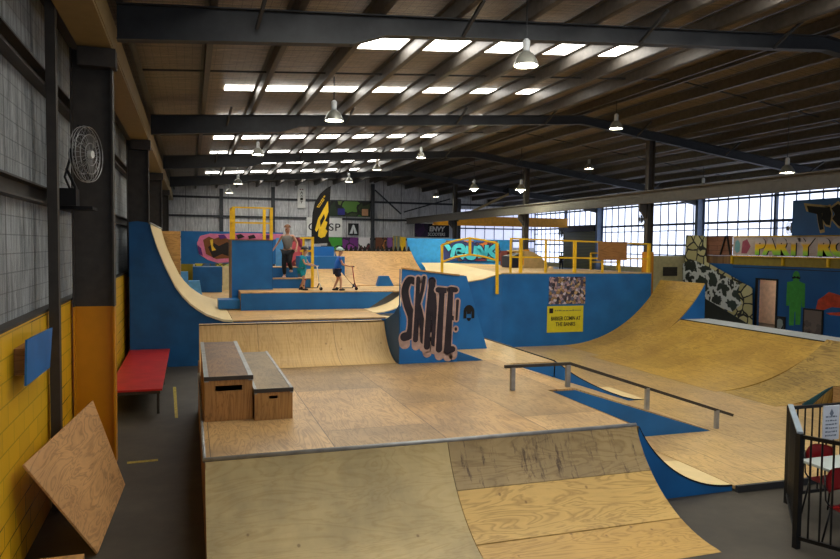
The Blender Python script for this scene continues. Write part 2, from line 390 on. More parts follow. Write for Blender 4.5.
# ceiling
bm = bmesh.new()
for x0, x1 in ((XL-.3, XRIDGE), (XRIDGE, XR+.4)):
    z0, z1 = roof_top(x0)+.24, roof_top(x1)+.24
    if x1 == XR+.4: z0 = roof_top(XRIDGE)+.24
    b_poly(bm, [(x0, -6, z0), (x1, -6, z1), (x1, -6, z1+.06), (x0, -6, z0+.06)], (0, YB+6.2, 0))
ce = struct(link('ceiling', bm, FOIL_R))
SKY = emis('daylit_skylight_sheet', (255, 252, 244), SKYSTR)
rows = [(4.2, .9), (9.2, .9), (13.95, .9), (18.5, .5), (23.0, .9), (27.3, .62), (31.8, .5), (36.4, .6), (41.0, .7), (45.4, .7)]  # two nearest strips are out of view, added to light the foreground
for y, w_ in rows:
    bm = bmesh.new(); x0, x1 = (2.95 if y == 13.95 else .86), 10.3
    def sz(x): return roof_top(x)+.215
    b_poly(bm, [(x0, y-w_/2, sz(x0)), (x1, y-w_/2, sz(x1)), (x1, y-w_/2, sz(x1)+.02), (x0, y-w_/2, sz(x0)+.02)], (0, w_, 0))
    link('skylight', bm, SKY, ce)
x = -1.0
while x < XR:
    if abs(x-XRIDGE) > .35:
        z = roof_top(x)
        bm = bmesh.new(); b_box(bm, (x-.012, -5, z-.06), (x+.012, YB, z+.21)); b_box(bm, (x, -5, z-.07), (x+.1, YB, z-.05)); b_box(bm, (x-.08, -5, z+.19), (x, YB, z+.208))
        link('purlin', bm, GALV, ce)
    x += 1.32
bm = bmesh.new(); b_box(bm, (XRIDGE-.2, -5, roof_top(XRIDGE)-.02), (XRIDGE-.12, YB, roof_top(XRIDGE)+.2)); b_box(bm, (XRIDGE+.12, -5, roof_top(XRIDGE)-.02), (XRIDGE+.2, YB, roof_top(XRIDGE)+.2)); link('ridge_purlin', bm, GALV, ce)
for k, y in enumerate((6.5, 16.0, 25.4, 34.8)):                       # tie rods between purlins
    bm = bmesh.new()
    b_bar(bm, (-1, y, roof_top(-1)+.06), (XRIDGE-.2, y, roof_top(XRIDGE)+.06), .022, n=6)
    b_bar(bm, (XRIDGE+.2, y, roof_top(XRIDGE)+.06), (XR, y, roof_top(XR)+.06), .022, n=6)
    link('tie_rod', bm, STEEL, ce)

# portal frames
FN = ['nearest the camera, across the top of the picture', 'second from the camera, meeting the ridge in mid picture', 'third from the camera, over the blue ramps', 'fourth and farthest, before the silver back wall']
for k, y in enumerate(FR):
    r = thing('steel_rafter', 'dark steel roof rafter, the frame '+FN[k], 'roof beam', (XRIDGE, y, 7.3), group='portal frame rafters')
    T = roof_top
    def webpts():
        return [(-1.0, T(-1)-.6), (2.5, T(2.5)-.56), (3.05, T(3.05)-.4), (XRIDGE, T(XRIDGE)-.36), (21.6, T(21.6)-.4), (24.92, T(24.92)-.6),
                (24.92, T(24.92)-.08), (XRIDGE, T(XRIDGE)-.08), (-1.0, T(-1)-.08)]
    wp = webpts()
    bm = bmesh.new(); b_poly(bm, [(a, y-.008, z) for a, z in wp], (0, .016, 0)); link('web', bm, RAFT, r)
    bm = bmesh.new()
    for a, b_ in zip(wp[:5], wp[1:6]): b_bar(bm, (a[0], y, a[1]), (b_[0], y, b_[1]), .2, .018)
    link('bottom_flange', bm, RAFT, r)
    bm = bmesh.new()
    for a, b_ in zip(wp[6:8], wp[7:9]): b_bar(bm, (a[0], y, a[1]-.01), (b_[0], y, b_[1]-.01), .2, .018)
    link('top_flange', bm, RAFT, r)
    for xx in (1.0, 4.4, 7.9, 11.0, 14.5, 18.2, 22): bar('fly_brace', (xx, y-.1, T(xx)-.38), (xx+.1, y-.75, T(xx)+.02), .05, STEEL, r)
    # left column
    c = thing('wall_column', 'dark steel wall column with a yellow painted foot, %s along the yellow wall' % ['first', 'second', 'third', 'fourth'][k], 'column', (-1.35, y, 0), group='left wall columns')
    for nm, z0, z1, mm in (('painted_foot', 0, 2.35, YEL_COL), ('shaft', 2.35, 6.065, BROWNST)):
        bm = bmesh.new(); b_box(bm, (XL+.03, y-.01, z0), (-1.08, y+.01, z1)); b_box(bm, (-1.085, y-.12, z0), (-1.06, y+.12, z1)); b_box(bm, (XL+.03, y-.12, z0), (XL+.05, y+.12, z1))
        link(nm, bm, mm, c)
    box('eave_bracket', (-1.5, y-.28, 5.8), (-1.0, y+.0, 6.06), BROWNST, c)
    c2 = thing('window_column', 'blue grey steel column standing against the bright windows, %s from the camera' % ['first', 'second', 'third', 'fourth'][k], 'column', (25.1, y, 0), group='right wall columns')
    bm = bmesh.new(); b_box(bm, (24.95, y-.01, 0), (25.38, y+.01, T(25)-.02)); b_box(bm, (24.93, y-.11, 0), (24.96, y+.11, T(25)-.1)); b_box(bm, (25.35, y-.11, 0), (25.38, y+.11, T(25)-.02))
    link('shaft', bm, plain('pale_blue_steel', (108, 124, 148), .5) if k else BROWNST, c2)
    if k:
        c3 = thing('middle_column', 'dark steel column carrying the long beam in mid hall, %s' % ['', 'the nearest and tallest looking', 'middle one behind the yellow railing', 'farthest, beside the purple and white sign'][k], 'column', (15.15, y, 0), group='mid hall columns')
        bm = bmesh.new(); b_box(bm, (15.03, y-.1, 0), (15.05, y+.1, T(15.15)-.4)); b_box(bm, (15.25, y-.1, 0), (15.27, y+.1, T(15.15)-.4)); b_box(bm, (15.05, y-.008, 0), (15.25, y+.008, T(15.15)-.4))
        link('shaft', bm, BROWNST, c3)
        box('painted_foot', (15.0, y-.13, 0), (15.3, y+.13, 3.15), YEL_COL, c3)
        bm = bmesh.new(); b_poly(bm, [(14.75, y-.05, 4.8), (14.75, y-.05, 4.6), (15.02, y-.05, 4.3), (15.02, y-.05, 4.8)], (0, .1, 0)); link('corbel', bm, BROWNST, c3)
# slim posts between the columns on the left wall
for k, y in enumerate((9.45, 16.2, 25.4)):
    bm = bmesh.new(); b_box(bm, (XL+.03, y-.07, 0), (XL+.14, y+.07, 6.7))
    tag(link('wall_post', bm, BROWNST), 'slim dark brown post against the yellow wall, '+['nearest the camera beside the blue padded box', 'behind the first wall column', 'far along by the tall blue ramp'][k], 'post', 'slim left wall posts')
# back wall posts
for k, x_ in enumerate((2.0, 5.4, 12.4, 19)):
    bm = bmesh.new(); b_box(bm, (x_-.12, YB-.3, 0), (x_+.12, YB-.125, roof_top(x_)-.13))
    tag(link('gable_post', bm, STEEL), 'dark steel post on the silver back wall, '+['leftmost one', 'just left of the hanging vertical white sign', 'right of the small black triangle sign', 'behind the yellow beam'][k], 'post', 'gable wall posts')
for a_, b_, lb in ((U(375, 190, y=48.5), U(401, 214, y=48.5), 'thin dark diagonal brace on the silver wall right of the tall post'), (U(404, 212, y=48.5), U(450, 199, y=48.5), 'thin dark diagonal rod on the silver wall above the purple and white sign')):
    tag(bar('wall_brace', a_, b_, .09, STEEL), lb, 'brace')
# eave beam
g = thing('eave_beam', 'long olive beige boxed beam running along the top of the left wall', 'beam', (-1.27, 20, 6.07))
box('beam_box', (-1.5, -3, 6.07), (-1.05, YB-.2, 6.12), OLIVE, g)
box('side_face', (-1.07, -3, 6.12), (-1.04, YB-.2, 6.53), OLIVE, g)
# long mid-hall beam (crane rail)
bm = bmesh.new(); b_box(bm, (14.74, 2, 4.805), (15.0, 48.45, 4.84)); b_box(bm, (14.855, 2, 4.84), (14.885, 48.45, 5.2)); b_box(bm, (14.74, 2, 5.2), (15.0, 48.45, 5.235))
tag(link('long_beam', bm, plain('grey_brown_steel', (88, 84, 78), .55)), 'long grey steel beam crossing the hall on top of the mid hall columns', 'beam')
# yellow travelling beam
bm = bmesh.new(); y = 43.; b_box(bm, (15.005, y-.15, 4.62), (24.85, y+.15, 4.7)); b_box(bm, (15.005, y-.03, 4.7), (24.85, y+.03, 5.18)); b_box(bm, (15.005, y-.15, 5.18), (24.85, y+.15, 5.24))
tag(link('crane_beam', bm, plain('crane_yellow', (235, 165, 20), .45)), 'yellow horizontal crane beam behind the mid hall columns', 'beam')
bar('diagonal_brace', (15.285, 39.3, 4.95), (18.6, 39.3, 6.5), .13, OLIVE)
box('end_plate', (15.272, 39.2, 4.75), (15.284, 39.4, 5.15), STEEL, bpy.data.objects['diagonal_brace']); box('roof_mount', (18.56, 39.22, 6.44), (18.74, 39.385, T(18.6)-.1), STEEL, bpy.data.objects['diagonal_brace'])
tag(bpy.data.objects['diagonal_brace'], 'pale diagonal strut rising to the roof behind the long beam', 'brace')
# roller door on the right wall
rd = struct(thing('door_1', None, None, (XR, 42, 0))); del_ = [rd.pop(k) for k in ('category', 'label') if k in rd]
m_, nt_, b_ = mat('olive_roller_shutter'); v_ = coords(nt_, 'zy'); wv = N(nt_, 'ShaderNodeTexWave', i_Scale=3.2); nt_.links.new(v_, wv.inputs['Vector'])
r_ = ramp(nt_, [(.1, lin((80, 82, 48))), (.5, lin((128, 128, 80)))]); nt_.links.new(wv.outputs[0], r_.inputs[0]); nt_.links.new(r_.outputs[0], b_.inputs['Base Color'])
box('shutter', (XR-.12, 39.7, 0), (XR-.04, 44.3, 4.35), m_, rd)
box('drum_box', (XR-.5, 39.7, 4.35), (XR-.04, 44.3, 4.75), BLACK, rd)

# ================================================================== LEFT SIDE THINGS
t = thing('red_bench', 'long low red topped bench table along the yellow wall', 'bench', (-1.0, 17.3, 0))
box('bench_top', (-1.5, 14.2, .46), (-.52, 19.55, .5), RED, t, bevel=.006)
box('top_frame', (-1.48, 14.22, .4), (-.56, 19.53, .46), BROWNST, t)
for xx in (-1.43, -.6):
    for yy in (14.3, 17.2, 19.4): box('leg', (xx-.025, yy-.025, 0), (xx+.025, yy+.025, .4), BROWNST, t)
t = thing('wall_box', 'bright blue flat box fixed high on the yellow block wall', 'box', (XL, 8.4, 1.9))
poly('cover_panel', [U(26.5, 386, x=-1.5), U(50, 367.5, x=-1.5), U(52.5, 327.5, x=-1.5), U(27.5, 340, x=-1.5)], (-.02, 0, 0), BLUE, t)
box('frame', (XL+.002, 7.72, 1.98), (-1.521, 8.3, 2.24), PLY_DARK, t)
tag(box('wall_panel', (XL+.002, 21.4, 2.05), (XL+.06, 22.6, 2.4), LBLUE), 'small light blue panel far along the yellow wall', 'panel')
# leaning sheet
A, B_, Cc, D_ = Vector((-.94, 7.92, .0)), Vector((-.85, 10.11, .0)), Vector((-1.3, 10.63, 1.06)), Vector((-1.55, 7.59, 1.1))
D_ = U(24, 467, x=-1.52); Cc = U(93, 402, x=-1.26)
nrm = (B_-A).cross(D_-A).normalized()
bm = bmesh.new(); Av = [v+Vector((0, 0, .022)) for v in (A, B_, Cc, D_)]; nn = nrm if nrm.x < 0 else -nrm; b_poly(bm, Av, nn*.02)
lean = tag(link('plywood_sheet', bm, PLY_LEAN), 'knotty orange plywood sheet leaning against the yellow wall', 'plywood sheet')
tag(box('plywood_box', (-1.6, 6.6, 0), (-1.0, 7.42, .24), PLY_DIM), 'low plywood box just showing in the bottom left corner', 'box')
for nm, pts, lab in (('floor_mark', [U(173, 387, z=0), U(176, 387, z=0), U(178, 418, z=0), U(175, 418, z=0)], 'faded yellow painted line on the walkway beside the red bench'),
                     ('floor_mark', [U(127, 462, z=0), U(158, 459, z=0), U(158, 461, z=0), U(127, 464, z=0)], 'short yellow painted dash on the walkway near the leaning plywood sheet')):
    o = poly(nm, [Vector((p.x, p.y, .001)) for p in pts], (0, 0, .002), plain('faded_yellow_line', (180, 160, 70), .7, noise=.4, nscale=20)); tag(o, lab, 'floor marking')

def wall_fan(loc, face, dia, label, tilt=0, wallv=(-1, 0, 0)):
    """caged wall fan; face = direction it blows (rz angle of local +y)"""
    t = thing('wall_fan', label, 'fan', loc, face, 'caged wall fans')
    R = dia/2; bm = bmesh.new()
    for r_, yy in ((R, 0), (R*.98, .04), (R*.98, -.04), (R*.7, .05), (R*.7, -.05), (R*.4, .06), (R*.4, -.06)):
        b_tube(bm, [(r_*math.cos(2*PI*k/28), yy, r_*math.sin(2*PI*k/28)) for k in range(29)], .006, 4)
    for k in range(28):
        a = 2*PI*k/28
        for s_ in (1, -1): b_tube(bm, [(R*.12*math.cos(a), .065*s_, R*.12*math.sin(a)), (R*.6*math.cos(a), .055*s_, R*.6*math.sin(a)), (R*math.cos(a), 0, R*math.sin(a))], .003, 3)
    link('cage', bm, PIPE, t, local=True)
    bm = bmesh.new()
    for k in range(3):
        a = 2*PI*k/3; ca, sa = math.cos(a), math.sin(a)
        pts = [(.05, -.02), (R*.5, -.13), (R*.85, -.08), (R*.88, .06), (R*.5, .1), (.05, .03)]
        vs = [bm.verts.new((x_*ca-z_*sa, .03*(z_*6)*.4, x_*sa+z_*ca)) for x_, z_ in pts]; bm.faces.new(vs)
        vs2 = [bm.verts.new((v.co.x, v.co.y+.006, v.co.z)) for v in vs]; bm.faces.new(vs2[::-1])
    link('blade', bm, BROWNST, t, local=True)
    bm = bmesh.new(); b_bar(bm, (0, .03, 0), (0, .085, 0), .05, n=14); o = link('badge', bm, WHITE, t, local=True)
    bm = bmesh.new(); b_bar(bm, (0, -.2, 0), (0, -.02, 0), .09, n=14); link('motor', bm, BLACK, t, local=True)
    bm = bmesh.new(); b_tube(bm, [(.02, -.18, 0), (.02, -.26, -.2), (.02, -.14, -.45), (.02, -.14, -R-.324)], .02, 6); b_tube(bm, [(0, -.1, R+.02), (0, -.18, .1), (0, -.3, -.3), (0, -.14, -R-.29)], .015, 6)
    link('bracket', bm, BLACK, t, local=True)
    return t
wall_fan((-1.3, 10.3, 4.46), math.radians(250), .74, 'caged wall fan mounted beside the first column on the left wall')
bm = bmesh.new(); b_box(bm, (-1.62, 10.0, 3.72), (-1.2, 10.5, 3.76)); b_box(bm, (-1.6, 9.9, 3.76), (-1.38, 10.2, 3.98))
tag(link('fan_shelf', bm, BLACKM), 'small black bracket shelf with a box under the left wall fan', 'shelf')
p = U(791, 228, x=24.7); wall_fan(p, math.radians(90), .6, 'small caged fan in front of the bright windows beside the upper blue panel')
p = U(641, 219, x=24.7); wall_fan(p, math.radians(90), .5, 'small caged fan in front of the windows behind the nearest mid hall column')
p = U(561, 233, x=24.3); wall_fan(p, math.radians(90), .7, 'dark fan before the far windows left of the roller door')

# ================================================================== LAMPS
def hang_z(x):           # rods hang from a purlin where one is overhead, else from the lining
    if abs(x-XRIDGE) < .35: return roof_top(XRIDGE)-.03
    k = (x+1.0) % 1.32
    if k < .13 or k > 1.21: return roof_top(x)-.1
    return roof_top(x)+.22
def make_lamp(loc, zroof, label, on=True, bare=False):
    t = thing('high_bay_lamp', label, 'lamp', loc, 0, 'high bay lamps')
    bm = bmesh.new(); rings = b_lathe(bm, [(.215, 0), (.21, .03), (.17, .12), (.12, .2), (.06, .24), (.055, .25), (.11, .205), (.16, .125), (.2, .03), (.205, 0)], 24); link('shade', bm, SHADE, t, local=True, smooth=True)
    bm = bmesh.new(); rg = b_lathe(bm, [(.0, .028), (.08, .024), (.198, .03)], 24); link('bulb_glow', bm, LAMPBR if bare else LAMPON, t, local=True)
    if bare: bm = bmesh.new(); bmesh.ops.create_uvsphere(bm, u_segments=12, v_segments=8, radius=.1); link('bulb', bm, LAMPBR, t, local=True)
    bm = bmesh.new(); b_lathe(bm, [(0.001, .24), (.06, .24), (.065, .42), (.03, .46), (.001, .46)], 14); link('ballast', bm, GREY, t, local=True, smooth=False)
    bar('drop_rod', (0, 0, .46), (0, 0, zroof-loc[2]), .012, STEEL, t, n=6, local=True)
SHADE = plain('lamp_reflector', (150, 150, 140), .3, .3)
LAMPON = emis('lamp_light', (255, 250, 225), LAMPSTR); LAMPBR = emis('bright_lamp_light', (255, 252, 220), LAMPSTR*4)
for px, py, y, lab in ((526, 66, 11.0, 'largest hanging lamp, at the top of the picture'), (334, 121, 15.6, 'second hanging lamp, left of the largest one'), (421, 158, 28.4, 'small hanging lamp in mid picture under the second rafter'),
                       (616, 129, 18.5, 'hanging lamp just right of where the second rafter meets the ridge'), (258, 155, 25, 'hanging lamp high on the left near the eave'), (589, 169, 28, 'hanging lamp above the yellow railing left of the nearest mid hall column'),
                       (787, 173, 16.5, 'hanging lamp at the right above the party room'), (238, 184, 34, 'tiny hanging lamp far left above the blue tower'), (229, 193, 40.2, 'farthest tiny hanging lamp at the left'),
                       (349, 182, 36, 'tiny hanging lamp right of the black feather flag'), (377, 170, 31, 'hanging lamp right of the top of the back wall post'), (436, 197, 41, 'tiny hanging lamp above the purple and white sign'),
                       (474, 189, 31, 'bright glowing lamp right of the farthest mid hall column'), (521, 190, 28, 'small bright lamp beside the middle column'), (703, 189, 24, 'small lamp low at the right above the windows')):
    p = U(px, py, y=y); make_lamp(p, hang_z(p.x), 'high bay '+lab, bare=px in (474, 521))
# ================================================================== FOREGROUND RAMP AND DECK
DZ, LZ = .99, .08                       # deck level, low timber floor level
x0, x1, yc = .14, 5.47, 7.62
prof = [(6.05, .004)]+[(a, z) for a, z in arc_profile(6.12, .012, yc, DZ, 18)]
t = thing('quarter_pipe', 'foreground quarter pipe ramp curving down towards the camera', 'ramp', ((x0+x1)/2, 6.9, 0))
def cut(pr, z0, z1):
    out = []
    for (a, z), (b, w) in zip(pr, pr[1:]):
        if w < z0 or z > z1: continue
        def at(q): k = (q-z)/(w-z) if w != z else 0; return (a+(b-a)*k, q)
        s = (a, z) if z >= z0 else at(z0); e = (b, w) if w <= z1 else at(z1)
        if not out: out.append(s)
        out.append(e)
    return out
xs = 2.87
o = surface('plywood_sheet', cut(prof, .0, DZ), 'y', x0, xs-.004, PLY_WORN, t, zf=.002); o['label'] = 'khaki worn sheet'
o = surface('plywood_sheet', cut(prof, .52, DZ), 'y', xs+.004, x1, PLY_SCUF, t); o['label'] = 'grey brown sheet with dark scuffs'
o = surface('plywood_sheet', cut(prof, .13, .513), 'y', xs+.004, x1, ply('fresh_orange_plywood', (212, 174, 102), 'xy', (6, 6), 'u', vary=.03, dirt=.08, grain=.17, seam=0), t); o['label'] = 'fresh golden sheet with strong grain'
o = surface('plywood_sheet', cut(prof, .0, .124), 'y', xs+.004, x1, ply('orange_plywood_low', (206, 166, 94), 'xy', (6, 6), 'u', vary=.03, dirt=.1, grain=.15, seam=0, off=(3, 1)), t, zf=.002)
side('side_panel', prof, 'y', x0-.0, .002, PLY_DARK, t, th=.02); side('side_panel', prof, 'y', x1-.02, .002, BLUE_D, t, th=.02)
tube('coping', [(x0-.02, yc+.03, DZ+.01), (xs, yc+.03, DZ+.01), (x1+.01, yc+.03, DZ+.01)], .03, PIPE, t, 12)
prof_near = prof

t = thing('launch_deck', 'wide plywood deck behind the foreground ramp, carrying the two boxes', 'ramp', (2.8, 11, 0))
DECK_IN = [(x0, yc+.04), (x1, yc+.04), (5.62, 10.0), (5.98, 10.02), (6.12, 12.45), (6.9, 12.2), (7.2, 13.4), (7.1, 16.6), (x0, 16.6)]
poly('deck_top', [(a, b, DZ-.03) for a, b in [(x0, yc+.065), (x1, yc+.065), (x1, 9.99), (5.955, 9.99), (5.955, 13.0), (3.9, 13.0), (3.9, 14.35), (x0, 14.35)]], (0, 0, .03), PLY_DECK, t)
poly('deck_top', [(a, b, DZ-.03) for a, b in [(3.905, 13.001), (5.956, 13.001), (5.956, 12.46), (6.965, 12.46), (6.965, 16.6), (3.905, 16.6)]], (0, 0, .0295), PLY_LOW, t)
box('skirt', (x0, yc+.07, 0), (x0+.02, 14.35, DZ-.03), PLY_DARK, t)
tube('edge_trim', [(x0-.005, yc+.09, DZ-.01), (x0-.005, 12.95, DZ-.01)], .02, PIPE, t)
poly('side_panel', [(x1-.03, yc+.07, 0), (x1-.03, 9.98, 0), (x1-.03, 9.98, DZ-.031), (x1-.03, yc+.07, DZ-.031)], (.02, 0, 0), BLUE_D, t)
box('front_panel', (x0+.03, yc+.07, 0), (x1-.04, yc+.09, DZ-.032), PLY_DARK, t)

# boxes standing on the deck
def grind_box(name, lab, x0, x1, ya, yb, z0, z1, my, m_top, slot, lip):
    z0 += .002
    t = thing(name, lab, 'box', ((x0+x1)/2, (ya+yb)/2, z0), group='grind boxes on the deck')
    th = .02; bm = bmesh.new()
    sx, sz_, sw, sh = slot       # slot centre x, z, half width, half height
    X = [x0, sx-sw, sx+sw, x1]; Z = [z0, sz_-sh, sz_+sh, z1-.025]
    for i in range(3):
        for j in range(3):
            if i == 1 and j == 1: continue
            b_box(bm, (X[i], ya, Z[j]), (X[i+1], ya+th, Z[j+1]))
    bmesh.ops.remove_doubles(bm, verts=bm.verts, dist=1e-5)
    link('front_panel', bm, my, t)
    box('back_panel', (x0, yb-th, z0), (x1, yb, z1-.025), my, t)
    box('side_panel', (x0, ya+th, z0), (x0+th, yb-th, z1-.025), my, t); box('side_panel', (x1-th, ya+th, z0), (x1, yb-th, z1-.025), my, t)
    box('box_top', (x0+lip, ya+.0, z1-.024), (x1-lip, yb, z1), m_top, t)
    for a, b in ((x0-.008, x0+lip), (x1-lip, x1+.008)):
        if a < x0 and lip == .001: continue
        bm = bmesh.new(); b_box(bm, (a, ya-.01, z1-.06 if abs(a-x0) < .02 or abs(b-x1) < .02 else z1-.01), (b, yb+.01, z1+.006)); link('steel_edge', bm, PIPE, t)
    bm = bmesh.new(); b_box(bm, (x0-.01, ya-.014, z1-.045), (x1+.01, ya, z1+.008)); link('front_edge', bm, BROWNST, t)
    return t
grind_box('grind_box', 'taller brown wooden box with steel edged top and wide hand slot, on the deck', .17, .77, 9.34, 12.7, DZ, 1.57, PLY_BOX, PLY_BOXTOP, (.47, 1.42, .17, .035), .05)
grind_box('grind_box', 'lower wooden box with a small hand slot, right of the taller box', .79, 1.28, 9.24, 12.5, DZ, 1.4, PLY_BOX2, PLY_BOXTOP2, (1.03, 1.29, .055, .02), .03)

# ramp at the back of the deck
t = thing('quarter_pipe', 'pale plywood quarter pipe across the back of the deck behind the boxes', 'ramp', (2, 13.6, DZ))
pr = arc_profile(12.98, DZ+.003, 14.0, 1.73, 14)
surface('ramp_surface', pr, 'y', .16, 3.83, PLY_BACK, t, zf=DZ+.002)
box('top_board', (.16, 14.0, 1.69), (3.83, 14.28, 1.72), PLY_BACK, t)
box('top_edge', (.16, 13.985, 1.718), (3.83, 14.01, 1.735), BLACKM, t)
box('back_panel', (.16, 14.28, DZ+.002), (3.83, 14.3, 1.719), BLUE_D, t)
poly('side_panel', [(.16, 12.98, DZ+.002), (.16, 14.3, DZ+.002), (.16, 14.3, 1.68)]+[(.16, a, z-.03) for a, z in pr[::-1] if z > DZ+.04], (.018, 0, 0), PLY_DIM, t)

# graffiti wall at the right end of that ramp
t = thing('graffiti_wall', 'blue wall block painted with fat black graffiti letters reading SKATE', 'wall block', (4.6, 13.4, DZ))
fp = [U(399, 364, y=12.93), U(457, 362, y=12.93), U(459.5, 276, y=12.93), U(402, 269, y=12.93)]
for v in fp[:2]: v.z = DZ+.003
skp = poly('front_panel', fp, (0, .02, 0), BLUE, t)
fl_ = fp[0].x; tz = fp[3].z
sp = [(12.95, DZ+.003), (14.0, DZ+.003), (14.0, 1.74), (13.3, 1.95), (12.97, 2.15), (12.95, tz)]
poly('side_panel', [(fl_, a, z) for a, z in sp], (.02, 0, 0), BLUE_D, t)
poly('back_panel', [v+Vector((.03, .09, 0)) for v in fp], (0, .015, 0), PLY_DIM, t)
poly('top_strip', [(fp[3].x, 12.91, tz), (fp[2].x, 12.91, fp[2].z), (fp[2].x, 12.91, fp[2].z+.03), (fp[3].x, 12.91, tz+.03)], (0, .08, 0), PLY_DIM, t)
poly('kicker_side', [(fp[1].x+.002, 12.93, DZ+.003), (5.62, 12.93, DZ+.003), (fp[1].x, 12.93, 1.2)], (0, .3, 0), BLUE_D, t)
SK_L = plain('graffiti_pinkish_outline', (178, 148, 136), .6, noise=.25, nscale=8); SK_D = plain('graffiti_near_black', (34, 24, 32), .5, noise=.5, nscale=3)
# letters: fat drooping strokes drawn as outlined blobs in (u right 0..1, v up 0..1) of the panel
def panel_pt(u, v, lift): 
    a = fp[0].lerp(fp[1], u); b = fp[3].lerp(fp[2], u); p = a.lerp(b, v); return Vector((p.x, 12.93-lift, p.z))
def blob_stroke(bm, pts, r, lift, n=14, squash=1.0):
    # tapered fat stroke made of a ribbon with rounded ends on the panel plane
    P_ = [panel_pt(u, v, lift) for u, v in pts]
    # smooth
    Q = []
    for i in range(len(P_)-1):
        p0 = P_[max(i-1, 0)]; p1 = P_[i]; p2 = P_[i+1]; p3 = P_[min(i+2, len(P_)-1)]
        for k in range(8):
            s = k/8; Q.append(.5*((2*p1)+(p2-p0)*s+(2*p0-5*p1+4*p2-p3)*s*s+(3*p1-p0-3*p2+p3)*s**3))
    Q.append(P_[-1]); L_, R_ = [], []
    m = len(Q)
    for i, q in enumerate(Q):
        d = (Q[min(i+1, m-1)]-Q[max(i-1, 0)]).normalized(); nrm = Vector((-d.z, 0, d.x))
        f = r[0]+(r[1]-r[0])*(i/(m-1)); L_.append(q+nrm*f); R_.append(q-nrm*f)
    def cap(c, d, f): 
        a0 = math.atan2(d.z, d.x); return [c+Vector((math.cos(a0-PI/2+PI*k/8)*f, 0, math.sin(a0-PI/2+PI*k/8)*f)) for k in range(9)]
    for i in range(m-1):
        vs = [bm.verts.new(v) for v in (L_[i], R_[i], R_[i+1], L_[i+1])]
        bm.faces.new(vs)
    for c, d, f in ((Q[0], (Q[0]-Q[1]).normalized(), r[0]), (Q[-1], (Q[-1]-Q[-2]).normalized(), r[1])):
        bm.faces.new([bm.verts.new(v) for v in cap(c, d, f)])
def cp(x_, y_):          # measured on a close view of the panel
    u = (x_-40)/295.; return (u, 1-(y_-(38+(x_-40)*.1))/(488.+(x_-40)*-.1))
LET = [
 [([(104, 100), (76, 96), (58, 150), (72, 220), (96, 290), (90, 370), (62, 386)], (15, 19))],
 [([(122, 84), (121, 240), (118, 402)], (9, 12)), ([(152, 80), (144, 150), (127, 222)], (8, 8)), ([(130, 225), (146, 300), (158, 408)], (9, 15))],
 [([(192, 98), (182, 240), (176, 440)], (12, 14)), ([(194, 98), (208, 240), (212, 425)], (12, 13)), ([(184, 310), (208, 312)], (9, 9))],
 [([(246, 150), (242, 280), (238, 456)], (12, 15)), ([(224, 142), (272, 146)], (12, 12))],
 [([(290, 146), (286, 290), (282, 462)], (12, 17)), ([(292, 140), (316, 142)], (13, 11)), ([(288, 290), (308, 292)], (11, 10)), ([(284, 462), (308, 458)], (17, 14))],
 [([(327, 200), (324, 300)], (7, 5)), ([(322, 348), (322, 353)], (6, 6))]]
PXM = 1.18/295
bmo, bmf = bmesh.new(), bmesh.new()
for i, g_ in enumerate(LET):
    for pts, r in g_:
        q_ = [cp(*p) for p in pts]; low = q_[-1]
        if pts[-1][1] > 380: q2 = q_+[(low[0]+.01, max(.055, low[1]-.07))]
        else: q2 = q_
        blob_stroke(bmo, q2, ((r[0]+9)*PXM, (r[1]+9)*PXM), .003+.003*i)
    for k, (pts, r) in enumerate(g_): blob_stroke(bmf, [cp(*p) for p in pts], (r[0]*PXM*1.12, r[1]*PXM*1.12), .0045+.003*i+.0003*k)
link('letter_outline', bmo, SK_L, skp); link('lettering', bmf, SK_D, skp)

t = thing('bank_ramp', 'steep blue sided bank behind the graffiti wall with a small black stencil face', 'ramp', (5.2, 15, DZ))
bp = [U(452, 349, y=14.42), U(487, 349.5, y=14.42), U(466.5, 276, y=14.42), U(452, 274.5, y=14.42)]
bx0, bz = bp[0].x-.3, bp[3].z
q = [Vector((bx0, 14.42, DZ+.003)), Vector((bp[1].x, 14.42, DZ+.003)), bp[2], Vector((bx0, 14.42, bz))]
poly('side_panel', q, (0, .02, 0), BLUE, t)
poly('ramp_surface', [q[1]+Vector((0, .021, 0)), q[2]+Vector((0, .021, 0)), q[2]+Vector((-.03, .021, 0)), q[1]+Vector((-.04, .021, 0))], (0, 1.5, 0), PLY_LIGHT, t)
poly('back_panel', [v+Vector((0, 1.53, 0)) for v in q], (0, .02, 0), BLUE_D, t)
box('top_board', (bx0, 14.44, bz-.05), (bp[2].x-.04, 15.95, bz-.02), PLY_DIM, t)
cx, cz = U(469, 313, y=14.41).x, U(469, 313, y=14.41).z
bm = bmesh.new()
def disc(bm, cx, cz, y, rx, rz, a0=0, a1=2*PI, n=20): bm.faces.new([bm.verts.new((cx+rx*math.cos(a0+(a1-a0)*k/n), y, cz+rz*math.sin(a0+(a1-a0)*k/n))) for k in range(n+(0 if a1-a0 > 6.2 else 1))])
disc(bm, cx, cz+.03, 14.414, .13, .15, 0, PI); 
for a_, b_ in (((cx-.13, cz+.03), (cx-.06, cz-.12)), ((cx+.06, cz+.03), (cx+.13, cz-.12))): b_box(bm, (a_[0], 14.410, b_[1]), (b_[0], 14.414, a_[1]))
b_box(bm, (cx-.05, 14.41, cz-.02), (cx+.05, 14.414, cz+.03)); disc(bm, cx, cz-.11, 14.414, .05, .07, PI, 2*PI)
link('stencil', bm, BLACKM, t)

